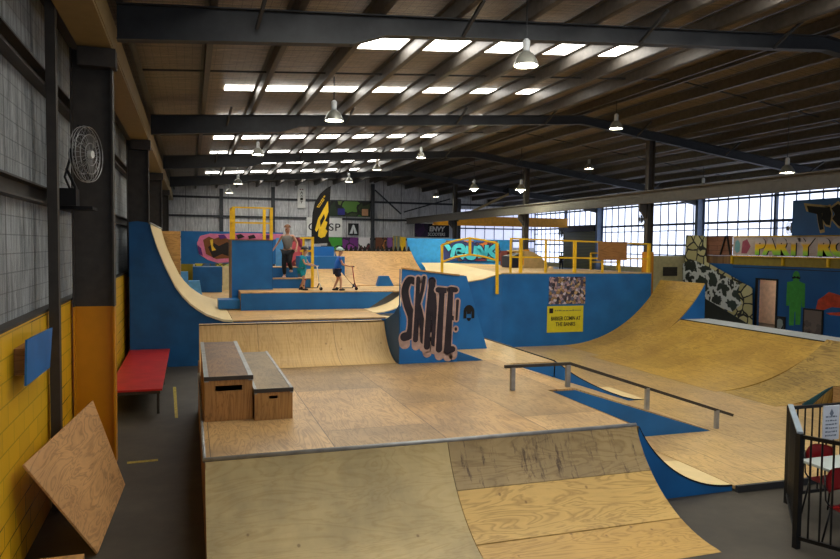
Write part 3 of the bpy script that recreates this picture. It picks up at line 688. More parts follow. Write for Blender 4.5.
# rail and bank down to the low floor
t = thing('bank_ramp', 'blue sided plywood bank sloping right from the deck beneath the grind rail', 'ramp', (7.3, 11.2, 0))
bk = [(8.75, LZ+.002), (5.97, DZ)]
poly('ramp_surface', [(8.75, 10.02, LZ+.002), (5.97, 10.02, DZ), (5.97, 10.02, DZ-.03), (8.65, 10.02, LZ+.002)], (0, 2.42, 0), PLY_LOW, t)
poly('side_panel', [(5.5, 10.0, LZ+.002), (8.7, 10.0, LZ+.002), (8.68, 10.0, LZ+.01), (5.98, 10.0, DZ-.034), (5.5, 10.0, DZ-.034)], (0, .018, 0), BLUE, t)
t = thing('grind_rail', 'dark square steel grind rail on four legs, flat then sloping down the bank', 'rail', (7, 10.1, LZ))
R1, R2, R3 = Vector((4.76, 10.1, 1.38)), Vector((5.95, 10.1, 1.38)), Vector((9.28, 10.1, .3))
bm = bmesh.new(); b_bar(bm, R1, R2, .05, .05); b_bar(bm, R2-Vector((.012, 0, 0)), R3, .05, .05); link('rail_bar', bm, BROWNST, t)
def slope_z(x): return DZ if x < 5.97 else max(LZ, DZ+(x-5.97)*(LZ-DZ)/(8.75-5.97))
for x_ in (4.9, 5.9, 7.45, 8.93):
    zt = 1.36 if x_ < 5.93 else R2.z+(x_-R2.x)*(R3.z-R2.z)/(R3.x-R2.x)
    box('leg', (x_-.035, 10.07, slope_z(x_-.035)+.003), (x_+.035, 10.13, zt), PIPE, t)
# two quarter pipes flanking the bank
def qp_right(lab, xa, xb, ya, yb, mt=PLY_LOW, first=True, own=None):
    t = thing('quarter_pipe', lab, 'ramp', ((xa+xb)/2, (ya+yb)/2, 0))
    pr = own or arc_profile(xb, LZ+.002, xa, DZ, 18)
    zf = .002 if first else LZ+.0015
    surface('ramp_surface', pr, 'x', ya, yb, mt, t, .025, zf=zf)
    surface('birch_edge_sheet', [(a, z+.003) for a, z in pr], 'x', ya, ya+ (1.1 if first else 1.3), PLY_LIGHT, t, .003)
    side('side_panel', pr, 'x', ya-.018, zf, BLUE, t, th=.018, drop=.0)
    bm = bmesh.new(); strip(bm, [(a, z+.006) for a, z in pr], 'x', ya-.022, ya-.004, .02, zf); link('edge_strip', bm, BLACKM, t)
    return t
qp_right('small quarter pipe with a pale birch edge, right of the foreground deck corner', 5.49, 7.0, 7.6, 9.97)
QPC = [(9.15, .082), (8.9, .1), (8.62, .17), (8.35, .265), (8.11, .36), (7.85, .48), (7.59, .61), (7.4, .72), (7.25, .82), (7.12, .91), (7.0, DZ)]
t = qp_right('long quarter pipe beyond the rail with a pale curved edge', 7.0, 8.95, 12.5, 16.6, first=False, own=QPC)
tube('coping', [(6.99, 12.5, DZ), (6.99, 16.6, DZ)], .022, BLACK, t)
poly('end_panel', [(6.0, 12.465, LZ+.002), (6.96, 12.465, LZ+.002), (6.96, 12.465, DZ-.033), (6.0, 12.465, DZ-.033)], (0, .012, 0), BLUE, t)
poly('back_panel', [(7.0, 16.602, LZ+.002), (8.6, 16.602, LZ+.002)]+[(a, 16.602, z-.03) for a, z in QPC[3:]], (0, .012, 0), BLUE_D, t)

# low timber floor
t = thing('timber_floor', 'wide low plywood floor in the middle of the hall', 'floor sheet', (10, 14, 0))
poly('floor_sheets', [(7.025, 7.555, .03), (15.5, 7.35, .03), (15.5, 20.19, .03), (8.0, 20.19, .03), (8.0, 16.7, .03), (5.49, 16.7, .03), (5.49, 9.985, .03), (7.025, 9.985, .03)], (0, 0, LZ-.03), PLY_LOW, t)
poly('edge_strip', [(7.025, 7.5, .0), (15.5, 7.3, .0), (15.5, 7.3, LZ+.01), (7.025, 7.5, LZ+.01)], (0, .05, 0), STEEL, t)

# ================================================================== BIG RIGHT RAMPS
t = thing('quarter_pipe', 'tall golden quarter pipe rising right beside the big blue block', 'ramp', (13.7, 19.2, 0))
pr = arc_profile(11.6, LZ+.004, 15.3, 2.2, 24)
surface('ramp_surface', pr, 'x', 18.0, 20.18, PLY_GOLD, t, .03, zf=LZ+.002)
side('side_panel', pr, 'x', 17.98, LZ+.002, BLUE, t, th=.018, drop=.03)
box('back_panel', (15.3, 18.0, LZ+.002), (15.32, 20.18, 2.17), BLUE_D, t)
disc_bm = bmesh.new(); cx, cz = 14.95, 1.33; disc(disc_bm, cx, cz, 17.975, .1, .13, 0, PI); b_box(disc_bm, (cx-.1, 17.972, cz-.12), (cx-.04, 17.976, cz)); b_box(disc_bm, (cx+.04, 17.972, cz-.12), (cx+.1, 17.976, cz)); link('stencil', disc_bm, BLACKM, t)
poly('side_fill', [(14.46, 17.97, 1.1), (15.3, 17.97, 1.1), (15.3, 17.97, 2.17)]+[(a, 17.97, z-.03) for a, z in pr[::-1] if 1.15 < z < 2.19], (0, .008, 0), BLUE, t)
t = thing('bank_ramp', 'long low golden bank with a pale top strip before the blue party wall', 'ramp', (13, 15.4, 0))
pr2 = arc_profile(11.2, LZ+.003, 14.4, 1.1, 18)
surface('ramp_surface', pr2, 'x', 12.75, 17.96, PLY_GOLD, t, .03, zf=LZ+.002)
poly('top_board', [(14.4, 12.75, 1.07), (15.45, 12.75, 1.07), (15.45, 17.96, 1.07), (14.4, 17.96, 1.07)], (0, 0, .03), GREY, t)
box('back_panel', (15.43, 12.75, LZ+.002), (15.45, 17.96, 1.069), BLUE_D, t)
box('top_edge', (14.38, 12.75, 1.09), (14.42, 17.96, 1.115), BLACK, t)
t = thing('bank_ramp', 'weathered golden bank continuing off the right edge of the picture', 'ramp', (13.4, 12, 0))
pr3 = [(a-.05*0, z) for a, z in arc_profile(11.35, LZ+.004, 14.4, 1.16, 16)]
surface('ramp_surface', pr3, 'x', 11.2, 12.73, PLY_GREEN, t, .03, zf=LZ+.002)
box('top_board', (14.41, 11.2, 1.1), (15.45, 12.73, 1.14), GREY, t); box('back_panel', (15.43, 11.2, LZ+.002), (15.45, 12.73, 1.099), BLUE_D, t)
side('side_panel', pr3, 'x', 11.18, LZ+.002, PLY_DIM, t, th=.018, drop=.03)
t = thing('kicker_ramp', 'small blue green sided kicker behind the black fence at the right', 'ramp', (11, 10.2, LZ))
a_, b_, c_ = U(803, 404, z=LZ), U(826, 391, z=LZ+.02), U(829, 385, z=LZ+.3)
q1, q2, q3, q4 = U(802, 404, z=.105), U(812, 404, z=.105), U(833, 386, z=.5), U(826, 389, z=.46)
poly('side_panel', [q1, q2, q3, q4], (0, 0, -.02), plain('teal_paint', (30, 90, 110), .5), t)
poly('ramp_surface', [q2, q3, q3+Vector((1.2, -.3, 0)), q2+Vector((1.2, -.3, 0))], (0, 0, -.02), PLY_GREEN, t)
q5 = q3+Vector((1.2, -.3, 0)); poly('back_panel', [q3-Vector((0, 0, .022)), q5-Vector((0, 0, .022)), Vector((q5.x, q5.y, LZ+.003)), Vector((q3.x, q3.y, LZ+.003))], (-.01, -.015, 0), PLY_DIM, t)

# ================================================================== BIG BLUE BLOCK WITH RAILINGS
t = thing('blue_platform', 'big bright blue platform block with posters in mid hall', 'platform', (12, 23, 0))
f0, f1 = U(503, 340, y=20.2), U(648, 275, y=20.2)
TZ = 2.44
fpts = [(9.4, 20.2, 0)]+[(14.95, 20.2, 0), (14.95, 20.2, TZ), (9.4, 20.2, TZ)]
poly('front_panel', fpts, (0, .02, 0), BLUE, t)
# curved return on the left: top edge dips where a transition meets it
cur = [(9.4, 20.2, TZ), (9.15, 20.28, 2.37), (8.8, 20.42, 2.24), (8.4, 20.6, 2.16), (7.9, 20.9, 2.13), (7.3, 21.3, 2.13)]
bm = bmesh.new()
for a, b in zip(cur, cur[1:]): b_poly(bm, [(a[0], a[1], 0), (b[0], b[1], 0), b, a], (.02, .02, 0))
link('left_panel', bm, BLUE, t)
# top: timber deck with a dished left edge
bm = bmesh.new()
rows_ = []
back = [(12.4, TZ), (12.1, TZ), (11.8, TZ), (11.5, TZ), (11.2, TZ), (10.9, TZ)]
for k in range(9):
    f = k/8; f2 = 1-(1-f)**2
    rows_.append([(a[0]+(b[0]-a[0])*f, a[1]+(33-a[1])*f, a[2]+(b[1]-a[2])*min(1, f2*1.6)) for a, b in zip(cur, back)])
vv = [[bm.verts.new(p) for p in r_] for r_ in rows_]
for r_a, r_b in zip(vv, vv[1:]):
    for i in range(len(r_a)-1): bm.faces.new((r_a[i], r_a[i+1], r_b[i+1], r_b[i]))
link('dished_deck', bm, PLY_LIGHT, t)
poly('deck_top', [(9.4, 20.222, TZ-.04), (14.95, 20.222, TZ-.04), (14.95, 24, TZ-.04), (13.3, 24, TZ-.04), (15.1, 27.3, TZ-.04), (12.4, 33, TZ-.04)], (0, 0, .03), PLY_FAR, t)
bm = bmesh.new(); b_bar(bm, (9.4, 20.21, TZ), (14.95, 20.21, TZ), .03, .04)
for a, b in zip(cur, cur[1:]): b_bar(bm, a, b, .03, .03)
link('top_edge', bm, plain('tan_edge', (196, 170, 110), .5), t)

# railings
t = thing('yellow_railing', 'long straight yellow railing along the front of the big blue block', 'railing', (12.3, 20.3, 2.45))
yr = 20.3
tops = [U(511, 239, y=yr), U(648, 244, y=yr)]; 
def rz(px, a, b): return U(px, a+(b-a)*(px-511)/137., y=yr)
for a, b in ((238.5, 244), (257, 259)): bar('rail', rz(511, a, b), rz(649, a, b), .05, YEL, t)
for px in (511, 521, 546, 575, 603, 620, 649):
    p = rz(px, 238.5, 244); w_ = .06 if px not in (521, 575, 649) else .09
    box('post', (p.x-w_/2, yr-w_/2, TZ-.008), (p.x+w_/2, yr+w_/2, p.z+.02), YEL, t)
p0, p1 = U(597, 260, y=yr), U(626, 242, y=yr)
tag(box('hung_board', (p0.x, yr-.07, p0.z), (p1.x, yr-.04, p1.z), PLY_DARK), 'brown plywood board hung on the long yellow railing', 'board')
t = thing('yellow_railing', 'short yellow railing with arched double rails in front of the cyan graffiti', 'railing', (8.7, 20.9, 2.2))
def rp(px, py):
    f = (px-442)/55.; return U(px, py, y=21.45-1.37*f)
for ys in ((245, 240.5, 238, 240, 243.5), (262, 257, 254.5, 256.5, 260.5)):
    tube('rail', [rp(442+55*k/4., yy) for k, yy in enumerate(ys)], .032, YEL, t)
bar('post', rp(442, 245), rp(442, 273), .07, YEL, t); bar('post', rp(470, 238), rp(470, 255), .07, YEL, t); bar('post', rp(497, 243), rp(497, 294), .08, YEL, t)
t = thing('yellow_railing', 'small yellow guard frame standing behind the hung brown board', 'railing', (13, 26, 2.4))
yq = 23.5; a, b = U(591, 253, y=yq), U(604, 270, y=yq)
for z_ in (U(591, 253, y=yq).z, U(591, 262, y=yq).z): bar('rail', (a.x, yq, z_), (b.x+.6, yq, z_), .05, YEL, t)
for x_ in (a.x, b.x+.6): box('post', (x_-.03, yq-.03, TZ-.008), (x_+.03, yq+.03, a.z+.02), YEL, t)

# posters on the block
t = thing('poster', 'busy photo poster of a crowd on the blue block, above the yellow sign', 'poster', (11.7, 20.19, 1.42))
box('sheet', (11.04, 20.185, 1.43), (12.38, 20.197, 2.32), graffiti('photo_print', 'xz', 11, [(150, 130, 150), (70, 60, 80), (200, 190, 200), (150, 120, 80), (90, 95, 120), (180, 150, 150), (40, 36, 50), (190, 160, 110)], (60, 50, 60), 1.5, .03), t)
t = thing('yellow_sign', 'yellow sign with dark lettering on the blue block, below the photo poster', 'sign', (11.66, 20.19, .5))
SIGNY = plain('acid_yellow', (212, 200, 40), .5, noise=.06)
t = box('board', (10.99, 20.183, .51), (12.32, 20.197, 1.37), SIGNY, t)
DK = plain('dark_ink', (50, 50, 30), .6)
text('lettering', 'BARKER COMIN AT', (11.13, 20.182, .9), XF, ZU, 1.08, .13, DK, t, offset=.01)
text('lettering', 'THE BANKS', (11.3, 20.182, .71), XF, ZU, .72, .13, DK, t, offset=.01)
box('mark', (11.06, 20.179, 1.14), (11.2, 20.183, 1.3), BLACK, t)
illegible('small_lettering', (11.27, 20.182, 1.2), XF, ZU, .95, .05, plain('olive_ink', (130, 130, 70), .6), t)

# little ramp on top of the block
t = thing('quarter_pipe', 'small pale wooden ramp standing on the big blue block behind the long railing', 'ramp', (13, 27, 2.4))
yk = 25.5
cpts = [U(549, 271, y=yk), U(546, 263, y=yk), U(540, 256, y=yk), U(533, 252, y=yk), U(524, 250.5, y=yk)]
pr = [(p.x, max(p.z, 2.436)) for p in cpts]
pr = [(a, z) for a, z in pr]
surface('ramp_surface', pr, 'x', yk, yk+1.6, PLY_LIGHT, t, .04, zf=2.434)
side('side_panel', pr, 'x', yk-.02, 2.434, plain('sand_paint', (204, 176, 122), .6), t, drop=.0)
poly('dark_end', [(pr[-1][0]-.5, yk+.1, 2.434), (pr[-1][0], yk+.1, 2.434), (pr[-1][0], yk+.1, pr[-1][1]-.1), (pr[-1][0]-.5, yk+.1, pr[-1][1]-.25)], (0, .9, 0), plain('dark_navy', (24, 34, 52), .5), t)

# ================================================================== LEFT CHANNEL WITH TALL BLUE RAMP
t = thing('quarter_pipe', 'tall blue ended quarter pipe standing over the walkway at the left', 'ramp', (-.4, 22, 0))
cv = [(-.98, 3.78), (-.94, 3.6), (-.82, 3.2), (-.63, 2.7), (-.38, 2.16), (-.2, 1.9), (-.0, 1.68), (.2, 1.52), (.42, 1.38), (.62, 1.3), (.85, 1.22), (1.1, 1.2)]
prq = cv[::-1]
surface('ramp_surface', prq, 'x', 19.62, 27, PLY_LIGHT, t, .04)
bm = bmesh.new(); strip(bm, [(a+.0, z+.02) for a, z in prq], 'x', 19.56, 19.63, .06); link('edge_strip', bm, plain('cream_edge', (222, 208, 170), .5), t)
poly('end_panel', [(-1.5, 19.6, 0), (1.1, 19.6, 0)]+[(a, 19.6, z-.03) for a, z in prq]+[(-1.06, 19.6, 3.82), (-1.3, 19.6, 3.85), (-1.5, 19.6, 3.82)], (0, .018, 0), BLUE_D, t)
box('back_panel', (-1.03, 19.625, 0), (-1.015, 27, 3.72), BLUE_D, t)
tube('coping', [(-.98, 19.6, 3.8), (-.98, 27, 3.8)], .03, PIPE, t)
tag(box('plywood_wall', (-1.4, 27.1, 1.2), (-.33, 27.14, 3.72), PLY_DIM), 'tan plywood wall standing at the far end of the tall left quarter pipe', 'board')
# channel floor
t = thing('channel_floor', 'pale timber channel floor running in front of the funbox', 'floor sheet', (3.4, 22, 0))
box('front_panel', (1.115, 19.6, 0), (5.4, 19.62, 1.16), BLUE_D, t)
box('channel_top', (1.115, 19.6, 1.16), (5.4, 22.42, 1.2), PLY_FAR, t)
box('upper_sheet', (1.115, 22.43, 1.16), (1.49, 27.1, 1.205), PLY_FAR, t)
t = thing('quarter_pipe', 'curved pale edged ramp rising right at the end of the channel', 'ramp', (5.9, 21, 1.2))
pr = arc_profile(5.42, 1.203, 7.0, 2.0, 12)
surface('ramp_surface', pr, 'x', 21.0, 22.4, PLY_LIGHT, t, .03)
side('side_panel', pr, 'x', 20.98, 1.17, BLUE, t, drop=.03)
poly('low_strip', [(5.42, 19.7, 1.19), (7.0, 19.7, 1.02), (7.0, 19.72, .9), (5.42, 19.72, 1.1)], (0, .5, .0), PLY_LIGHT, t)
poly('low_panel', [(5.41, 19.63, 0), (7.2, 19.63, 0), (7.2, 19.63, 1.0), (5.41, 19.63, 1.15)], (0, .018, 0), BLUE, t)

# funbox
FZ = 1.77
t = thing('funbox', 'long low blue fronted box the scooter riders stand on', 'platform', (3.8, 23.4, 1.2))
poly('front_panel', [(1.5, 22.45, .0), (5.6, 22.45, 0), (5.6, 22.45, 1.2), (6.45, 22.45, FZ-.03), (1.5, 22.45, FZ-.03)], (0, .02, 0), BLUE, t)
poly('box_top', [(1.5, 22.43, FZ-.03), (6.5, 22.43, FZ-.03), (6.5, 24.6, FZ-.03), (2.645, 24.6, FZ-.03), (2.645, 23.67, FZ-.03), (1.5, 23.67, FZ-.03)], (0, 0, .03), PLY_FAR, t)
box('side_panel', (1.5, 22.47, 1.22), (1.52, 23.67, FZ-.03), PLY_DARK, t)
tag(box('blue_step', (.84, 22.7, 1.236), (1.49, 23.6, 1.52), BLUE), 'small low blue step at the left end of the funbox', 'step')
t = thing('blue_steps', 'two wide blue steps the adult walks down', 'steps', (3.6, 24.9, 1.77))
for k, (ya, z_, xa, xb) in enumerate(((24.25, 2.12, 2.63, 3.98), (24.75, 2.5, 2.63, 3.6))):
    box('riser', (xa, ya, 1.772 if k == 0 else 2.12), (xb, ya+.02, z_-.03), BLUE, t)
    box('tread', (xa, ya-.015, z_-.03), (xb, ya+.6, z_), PLY_FAR, t)
box('body', (2.64, 24.78, 1.78), (3.58, 25.3, 2.46), BLUE_D, t)
t = thing('blue_tower', 'tall blue box tower behind the funbox with brown plywood side', 'platform', (1.9, 24.3, 1.2))
box('front_panel', (1.3, 23.7, 1.21), (2.6, 23.72, 3.4), BLUE, t)
box('side_panel', (1.28, 23.7, 1.21), (1.3, 25.2, 3.4), PLY_BOXTOP, t); box('side_panel', (2.6, 23.7, 1.21), (2.62, 25.2, 3.4), BLUE_D, t)
box('top_board', (1.27, 23.68, 3.4), (2.63, 25.2, 3.43), PLY_BOXTOP, t)
t = thing('yellow_railing', 'square yellow guard rail on top of the blue tower', 'railing', (2, 24, 3.43))
x_a, x_b = 1.36, 2.58
for z_ in (3.98, 4.48): bar('rail', (x_a, 23.8, z_), (x_b, 23.8, z_), .05, YEL, t); bar('rail', (x_a, 23.8, z_), (x_a, 25.1, z_), .05, YEL, t)
for x_, y_ in ((x_a, 23.8), (x_b, 23.8), (x_a, 25.1), (x_b-.1, 25.1)): box('post', (x_-.05, y_-.05, 3.43), (x_+.05, y_+.05, 4.5), YEL, t)
t = thing('yellow_railing', 'yellow handrail frame beside the blue steps', 'railing', (3.8, 24.5, 1.77))
ya = 24.15
for px, w_ in ((303.5, .07), (312.5, .09)):
    p = U(px, 237, y=ya); box('post', (p.x-w_/2, ya-w_/2, FZ), (p.x+w_/2, ya+w_/2, p.z), YEL, t)
for py in (238, 251): bar('rail', U(300, py, y=ya), U(313, py, y=ya), .06, YEL, t)
# banks and boxes behind the kids
t = thing('bank_ramp', 'tan bank rising behind the riders to a blue box', 'ramp', (5, 26, 1.7))
poly('ramp_surface', [(4.0, 24.62, FZ-.03), (5.6, 24.62, FZ-.03), (5.6, 27.4, 2.3), (4.0, 27.4, 2.3)], (0, 0, .03), PLY_FAR, t)
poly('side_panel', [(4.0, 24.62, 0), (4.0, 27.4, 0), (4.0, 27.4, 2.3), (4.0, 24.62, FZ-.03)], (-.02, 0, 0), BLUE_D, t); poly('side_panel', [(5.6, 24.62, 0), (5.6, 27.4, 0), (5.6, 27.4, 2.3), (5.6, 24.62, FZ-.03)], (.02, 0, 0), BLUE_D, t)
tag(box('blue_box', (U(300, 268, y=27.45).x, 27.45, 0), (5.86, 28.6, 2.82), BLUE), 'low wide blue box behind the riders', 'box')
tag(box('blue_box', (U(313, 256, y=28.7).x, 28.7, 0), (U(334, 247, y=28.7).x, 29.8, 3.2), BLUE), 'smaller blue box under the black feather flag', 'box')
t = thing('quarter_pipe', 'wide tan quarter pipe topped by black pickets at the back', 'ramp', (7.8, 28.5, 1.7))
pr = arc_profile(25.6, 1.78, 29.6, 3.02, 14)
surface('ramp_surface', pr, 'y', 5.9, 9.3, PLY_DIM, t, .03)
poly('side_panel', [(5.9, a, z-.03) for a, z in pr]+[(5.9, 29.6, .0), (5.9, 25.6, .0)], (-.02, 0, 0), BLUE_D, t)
poly('lower_floor', [(6.52, 22.5, 1.72), (7.3, 22.5, 1.72), (8.4, 25.59, 1.72), (5.9, 25.59, 1.72), (5.9, 24.64, 1.72), (6.52, 24.62, 1.72)], (0, 0, .035), PLY_FAR, t)
t2 = t; x_ = 6.0
while x_ < 9.3: poly('picket', [(x_-.08, 29.62, 3.03), (x_+.08, 29.62, 3.03), (x_+.02, 29.62, 3.24), (x_-.02, 29.62, 3.24)], (0, .02, 0), BLACKM, t2); x_ += .2
box('base_strip', (5.9, 29.6, 2.98), (9.3, 29.64, 3.05), BLACKM, t2)
a, b = U(377, 289, y=25.3), U(394, 276, y=25.3)
tag(poly('blue_wedge', [(a.x, 25.3, 1.76), (b.x, 25.3, 1.76), (b.x-.2, 25.3, b.z), (a.x+.12, 25.3, b.z)], (0, .25, 0), BLUE), 'small blue wedge in front of the tan quarter pipe', 'box')

# far left panels
t = thing('spray_painted_board', 'blue panel with pink and black graffiti behind the blue tower', 'panel', (1, 36, 1.3))
a, b = U(181, 264, y=36), U(283, 232.5, y=36)
box('board', (a.x, 36, a.z), (b.x, 36.05, b.z), BLUE, t)
a2, b2 = U(196, 262, y=36), U(283, 233.5, y=36)
for k, (nm, cl, pts) in enumerate((('pink_shape', (214, 120, 160), [(197, 243), (200, 236), (210, 233.5), (222, 234), (240, 233), (283, 234), (283, 239), (232, 241), (233, 262), (218, 263), (208, 260), (199, 254)]),
        ('brown_shape', (120, 72, 34), [(203, 240), (209, 236.5), (214, 239), (222, 236), (230, 240), (230, 258), (216, 259), (206, 254)]),
        ('black_shape', (28, 20, 18), [(208, 247), (214, 243), (219, 246), (227, 242), (232, 245), (231, 257), (222, 254), (213, 258)]),
        ('yellow_mark', (220, 180, 50), [(210, 240), (213, 239), (213, 246), (216, 250), (212, 251)]), ('purple_mark', (90, 40, 120), [(197.5, 245), (201, 248), (203, 256), (199, 254)]),
        ('purple_mark', (90, 40, 120), [(218, 235), (224, 234.5), (227, 238), (220, 239)]), ('black_shape', (30, 22, 22), [(236, 235), (241, 234), (245, 237), (238, 239)]),
        ('black_shape', (40, 22, 22), [(248, 236), (254, 234.6), (256, 238), (249, 239)]), ('purple_mark', (80, 40, 90), [(262, 235), (272, 235), (270, 238.6), (264, 239)]))):
    poly(nm, [U(p[0], p[1], y=35.99-.012*(k+1)) for p in pts], (0, .004, 0), plain(nm+'_%d' % k, cl, .6), t)
a3, b3 = U(195, 267, y=35.9), U(229, 263.5, y=35.9)
box('scribble_strip', (a3.x, 35.9, a3.z), (b3.x, 35.96, b3.z), graffiti('yellow_scribble', 'xz', 3, [(200, 190, 60), (40, 80, 120), (180, 200, 120), (60, 100, 150)], (90, 90, 40), 2), t)
box('stand', (a.x+.1, 36.05, 1.2), (a.x+.2, 36.1, a.z+.3), STEEL, t)
a, b = U(193, 290, y=31), U(222, 267, y=31)
tag(box('blue_box', (a.x, 31, 1.21), (b.x, 32.2, b.z), BLUE_D), 'square blue box at the far end of the left channel', 'box')
box_floor = tag(box('channel_extension', (-1.0, 27.15, 0), (2.6, 36.3, 1.2), PLY_FAR), 'far timber floor beyond the tall left quarter pipe', 'floor sheet')
a, b = U(181, 290, y=29.5), U(188, 272, y=29.5)
tag(box('pale_block', (a.x, 29.5, 1.21), (b.x, 30.2, b.z), LBLUE), 'tall narrow pale blue block, left of the square blue box', 'box')
a, b = U(188.5, 290, y=29.0), U(201, 281, y=29.0)
tag(poly('pale_block', [(a.x, 29.0, 1.21), (b.x+.05, 29.0, 1.21), (b.x-.05, 29, b.z), (a.x, 29, b.z)], (0, .6, 0), LBLUE), 'low pale blue block with a sloping side before the square blue box', 'box')
a, b = U(181, 272, y=32.5), U(193, 264, y=32.5)
tag(box('olive_board', (a.x, 32.5, 1.21), (b.x, 32.55, b.z), plain('olive_yellow', (150, 135, 30), .6)), 'olive yellow board behind the pale blue blocks', 'board')
a, b = U(222.5, 285, y=32.5), U(229, 266, y=32.5)
tag(box('white_board', (a.x, 32.5, 1.21), (b.x+.5, 32.55, b.z), CREAM), 'cream board between the square blue box and the tower', 'board')
a, b = U(284, 262, y=31), U(304, 237.5, y=31)
tag(box('graffiti_board', (a.x, 31, 0), (b.x, 31.1, b.z), graffiti('red_graffiti', 'xz', 1.4, [(200, 50, 60), (220, 90, 100), (160, 40, 60), (230, 160, 60), (190, 60, 110)], (120, 30, 40), 2)), 'red and pink graffiti panel behind the adult', 'panel')
a, b = U(276, 266, y=33), U(284, 238, y=33)
tag(box('blue_board', (a.x, 33, 0), (b.x, 33.1, b.z), LBLUE), 'pale blue narrow panel left of the red graffiti panel', 'panel')

# far blue graffiti wall in the middle
t = thing('graffiti_wall', 'long bright blue wall with cyan graffiti behind the arched railing', 'wall block', (13, 33.4, 1.5))
SKYB = plain('sky_blue_paint', (50, 150, 222), .5)
a, b = U(407, 262, y=33.2), U(512, 240, y=33.2)
poly('front_panel', [(a.x+.2, 33.2, 1.5), (b.x, 33.2, 1.5), (b.x, 33.2, b.z), (a.x, 33.2, U(407, 238, y=33.2).z)], (0, .1, 0), SKYB, t)
a, b = U(443, 261, y=33.1), U(499, 241, y=33.1)
poly('artwork', [(a.x+.1, 33.14, a.z), (b.x+.25, 33.14, a.z), (b.x, 33.14, b.z), (a.x+.2, 33.14, b.z), (a.x, 33.14, b.z-.25)], (0, .03, 0), graffiti('cyan_graffiti', 'xz', 2.8, [(70, 190, 220), (50, 60, 120), (120, 80, 60), (40, 150, 210), (140, 60, 70), (90, 210, 225), (60, 90, 160), (230, 130, 60)], (40, 40, 80), 2.4, .03), t)
def blob_xz(bm, pts, r, y):
    P_ = [Vector((p.x, y, p.z)) for p in pts]; Q = []
    for i in range(len(P_)-1):
        p0 = P_[max(i-1, 0)]; p1 = P_[i]; p2 = P_[i+1]; p3 = P_[min(i+2, len(P_)-1)]
        for k in range(6): q = k/6; Q.append(.5*((2*p1)+(p2-p0)*q+(2*p0-5*p1+4*p2-p3)*q*q+(3*p1-p0-3*p2+p3)*q**3))
    Q.append(P_[-1]); m = len(Q); L_, R_ = [], []
    for i, q in enumerate(Q):
        d = (Q[min(i+1, m-1)]-Q[max(i-1, 0)]).normalized(); n_ = Vector((-d.z, 0, d.x)); L_.append(bm.verts.new(q+n_*r)); R_.append(bm.verts.new(q-n_*r))
    for i in range(m-1): bm.faces.new((L_[i], R_[i], R_[i+1], L_[i+1]))
CY = [[(452, 257), (455, 247), (462, 246), (463, 251), (456, 252)], [(457, 252), (464, 258)], [(468, 246), (467, 256), (474, 257), (476, 246)], [(480, 258), (479, 247), (485, 256), (487, 245)], [(498, 244), (490, 251), (497, 258)], [(446, 244), (450, 250)]]
for nm, r_, yy, cc in (('letter_outline', .17, 33.12, (40, 44, 96)), ('lettering', .11, 33.1, (80, 205, 228))):
    bm = bmesh.new()
    for st in CY: blob_xz(bm, [U(p[0], p[1], y=yy) for p in st], r_, yy)
    link(nm, bm, plain('cyan_%s' % nm, cc, .5), t)
ca, cb = U(507, 271, y=27.6), U(518, 251, y=27.6)
tag(box('crate', (ca.x, 27.6, TZ-.008), (cb.x, 28.3, cb.z), plain('crate_dark_red', (96, 34, 34), .6)), 'dark red and black crate beside the middle column', 'box')
tag(box('far_platform', (17.0, 34, .0), (24.5, 45.5, 1.88), plain('pale_floor', (150, 170, 185), .6)), 'low far platform before the roller door', 'platform')
# ================================================================== SIGNS AT THE BACK
def sign(name, lab, cat, px0, py0, px1, py1, y, m, th=.05):
    a, b = U(px0, py1, y=y), U(px1, py0, y=y)
    t = thing(name, lab, cat, ((a.x+b.x)/2, y, a.z))
    bd = box('board', (a.x, y-th, a.z), (b.x, y, b.z), m, t)
    zs = [z_ for z_ in [a.z+(b.z-a.z)*k/10 for k in range(1, 10)] if all(abs(z_-gz) > .12 for gz in (2.2, 3.7, 5.1, 6.35))]
    for z_ in (zs[0], zs[-1]):          # stand-offs fixing the board to the wall behind
        xm_ = (a.x+b.x)/2; box('mounting_bracket', (xm_-.05, y+.012, z_-.03), (xm_+.05, YB-.002, z_+.03), STEEL, t)
    return bd, a, b
yb = 48.77
t, a, b = sign('hanging_sign', 'tall narrow white hanging sign with stacked letters near the roof', 'sign', 297.5, 185, 305.5, 208, yb, WHITE)
w_ = b.x-a.x
MAR = plain('maroon_ink', (110, 60, 70), .6)
illegible('small_lettering', (a.x+w_*.25, yb-.052, b.z-.36), XF, ZU, w_*.5, .12, MAR, t, 4)
for k, ch in enumerate('AXIT'): text('lettering', ch, (a.x+w_*.33, yb-.055, b.z-.62-k*.22), XF, ZU, w_*.34, .17, DK, t, .02)
t, a, b = sign('banner', 'white banner lettered CRISP half hidden behind the black feather flag', 'sign', 306.5, 218, 342, 236.5, yb, WHITE)
text('lettering', 'CRISP', (a.x+.12, yb-.055, a.z+.42), XF, ZU, b.x-a.x-.24, .52, BLACK, t, .004, space=1.1)
t, a, b = sign('square_sign', 'small square black sign with a pale triangle on the silver wall', 'sign', 348, 223.5, 358.5, 235, yb, BLACK)
bm = bmesh.new(); cx = (a.x+b.x)/2; b_poly(bm, [(cx-.28, yb-.06, a.z+.1), (cx+.28, yb-.06, a.z+.1), (cx+.05, yb-.06, b.z-.1), (cx-.05, yb-.06, b.z-.1)], (0, .01, 0)); link('triangle', bm, GREY, t)
bm = bmesh.new(); b_poly(bm, [(cx-.06, yb-.07, a.z+.1), (cx+.06, yb-.07, a.z+.1), (cx, yb-.07, a.z+.45)], (0, .01, 0)); link('opening', bm, BLACK, t)
t, a, b = sign('mural_panel', 'green graffiti banner with a blue patch high on the silver wall', 'mural', 327, 202, 370, 216, yb, graffiti('green_graffiti', 'xz', 1.2, [(70, 120, 50), (40, 56, 34), (96, 140, 60), (56, 70, 40), (110, 130, 70), (40, 46, 36)], (26, 30, 20), 2, .05))
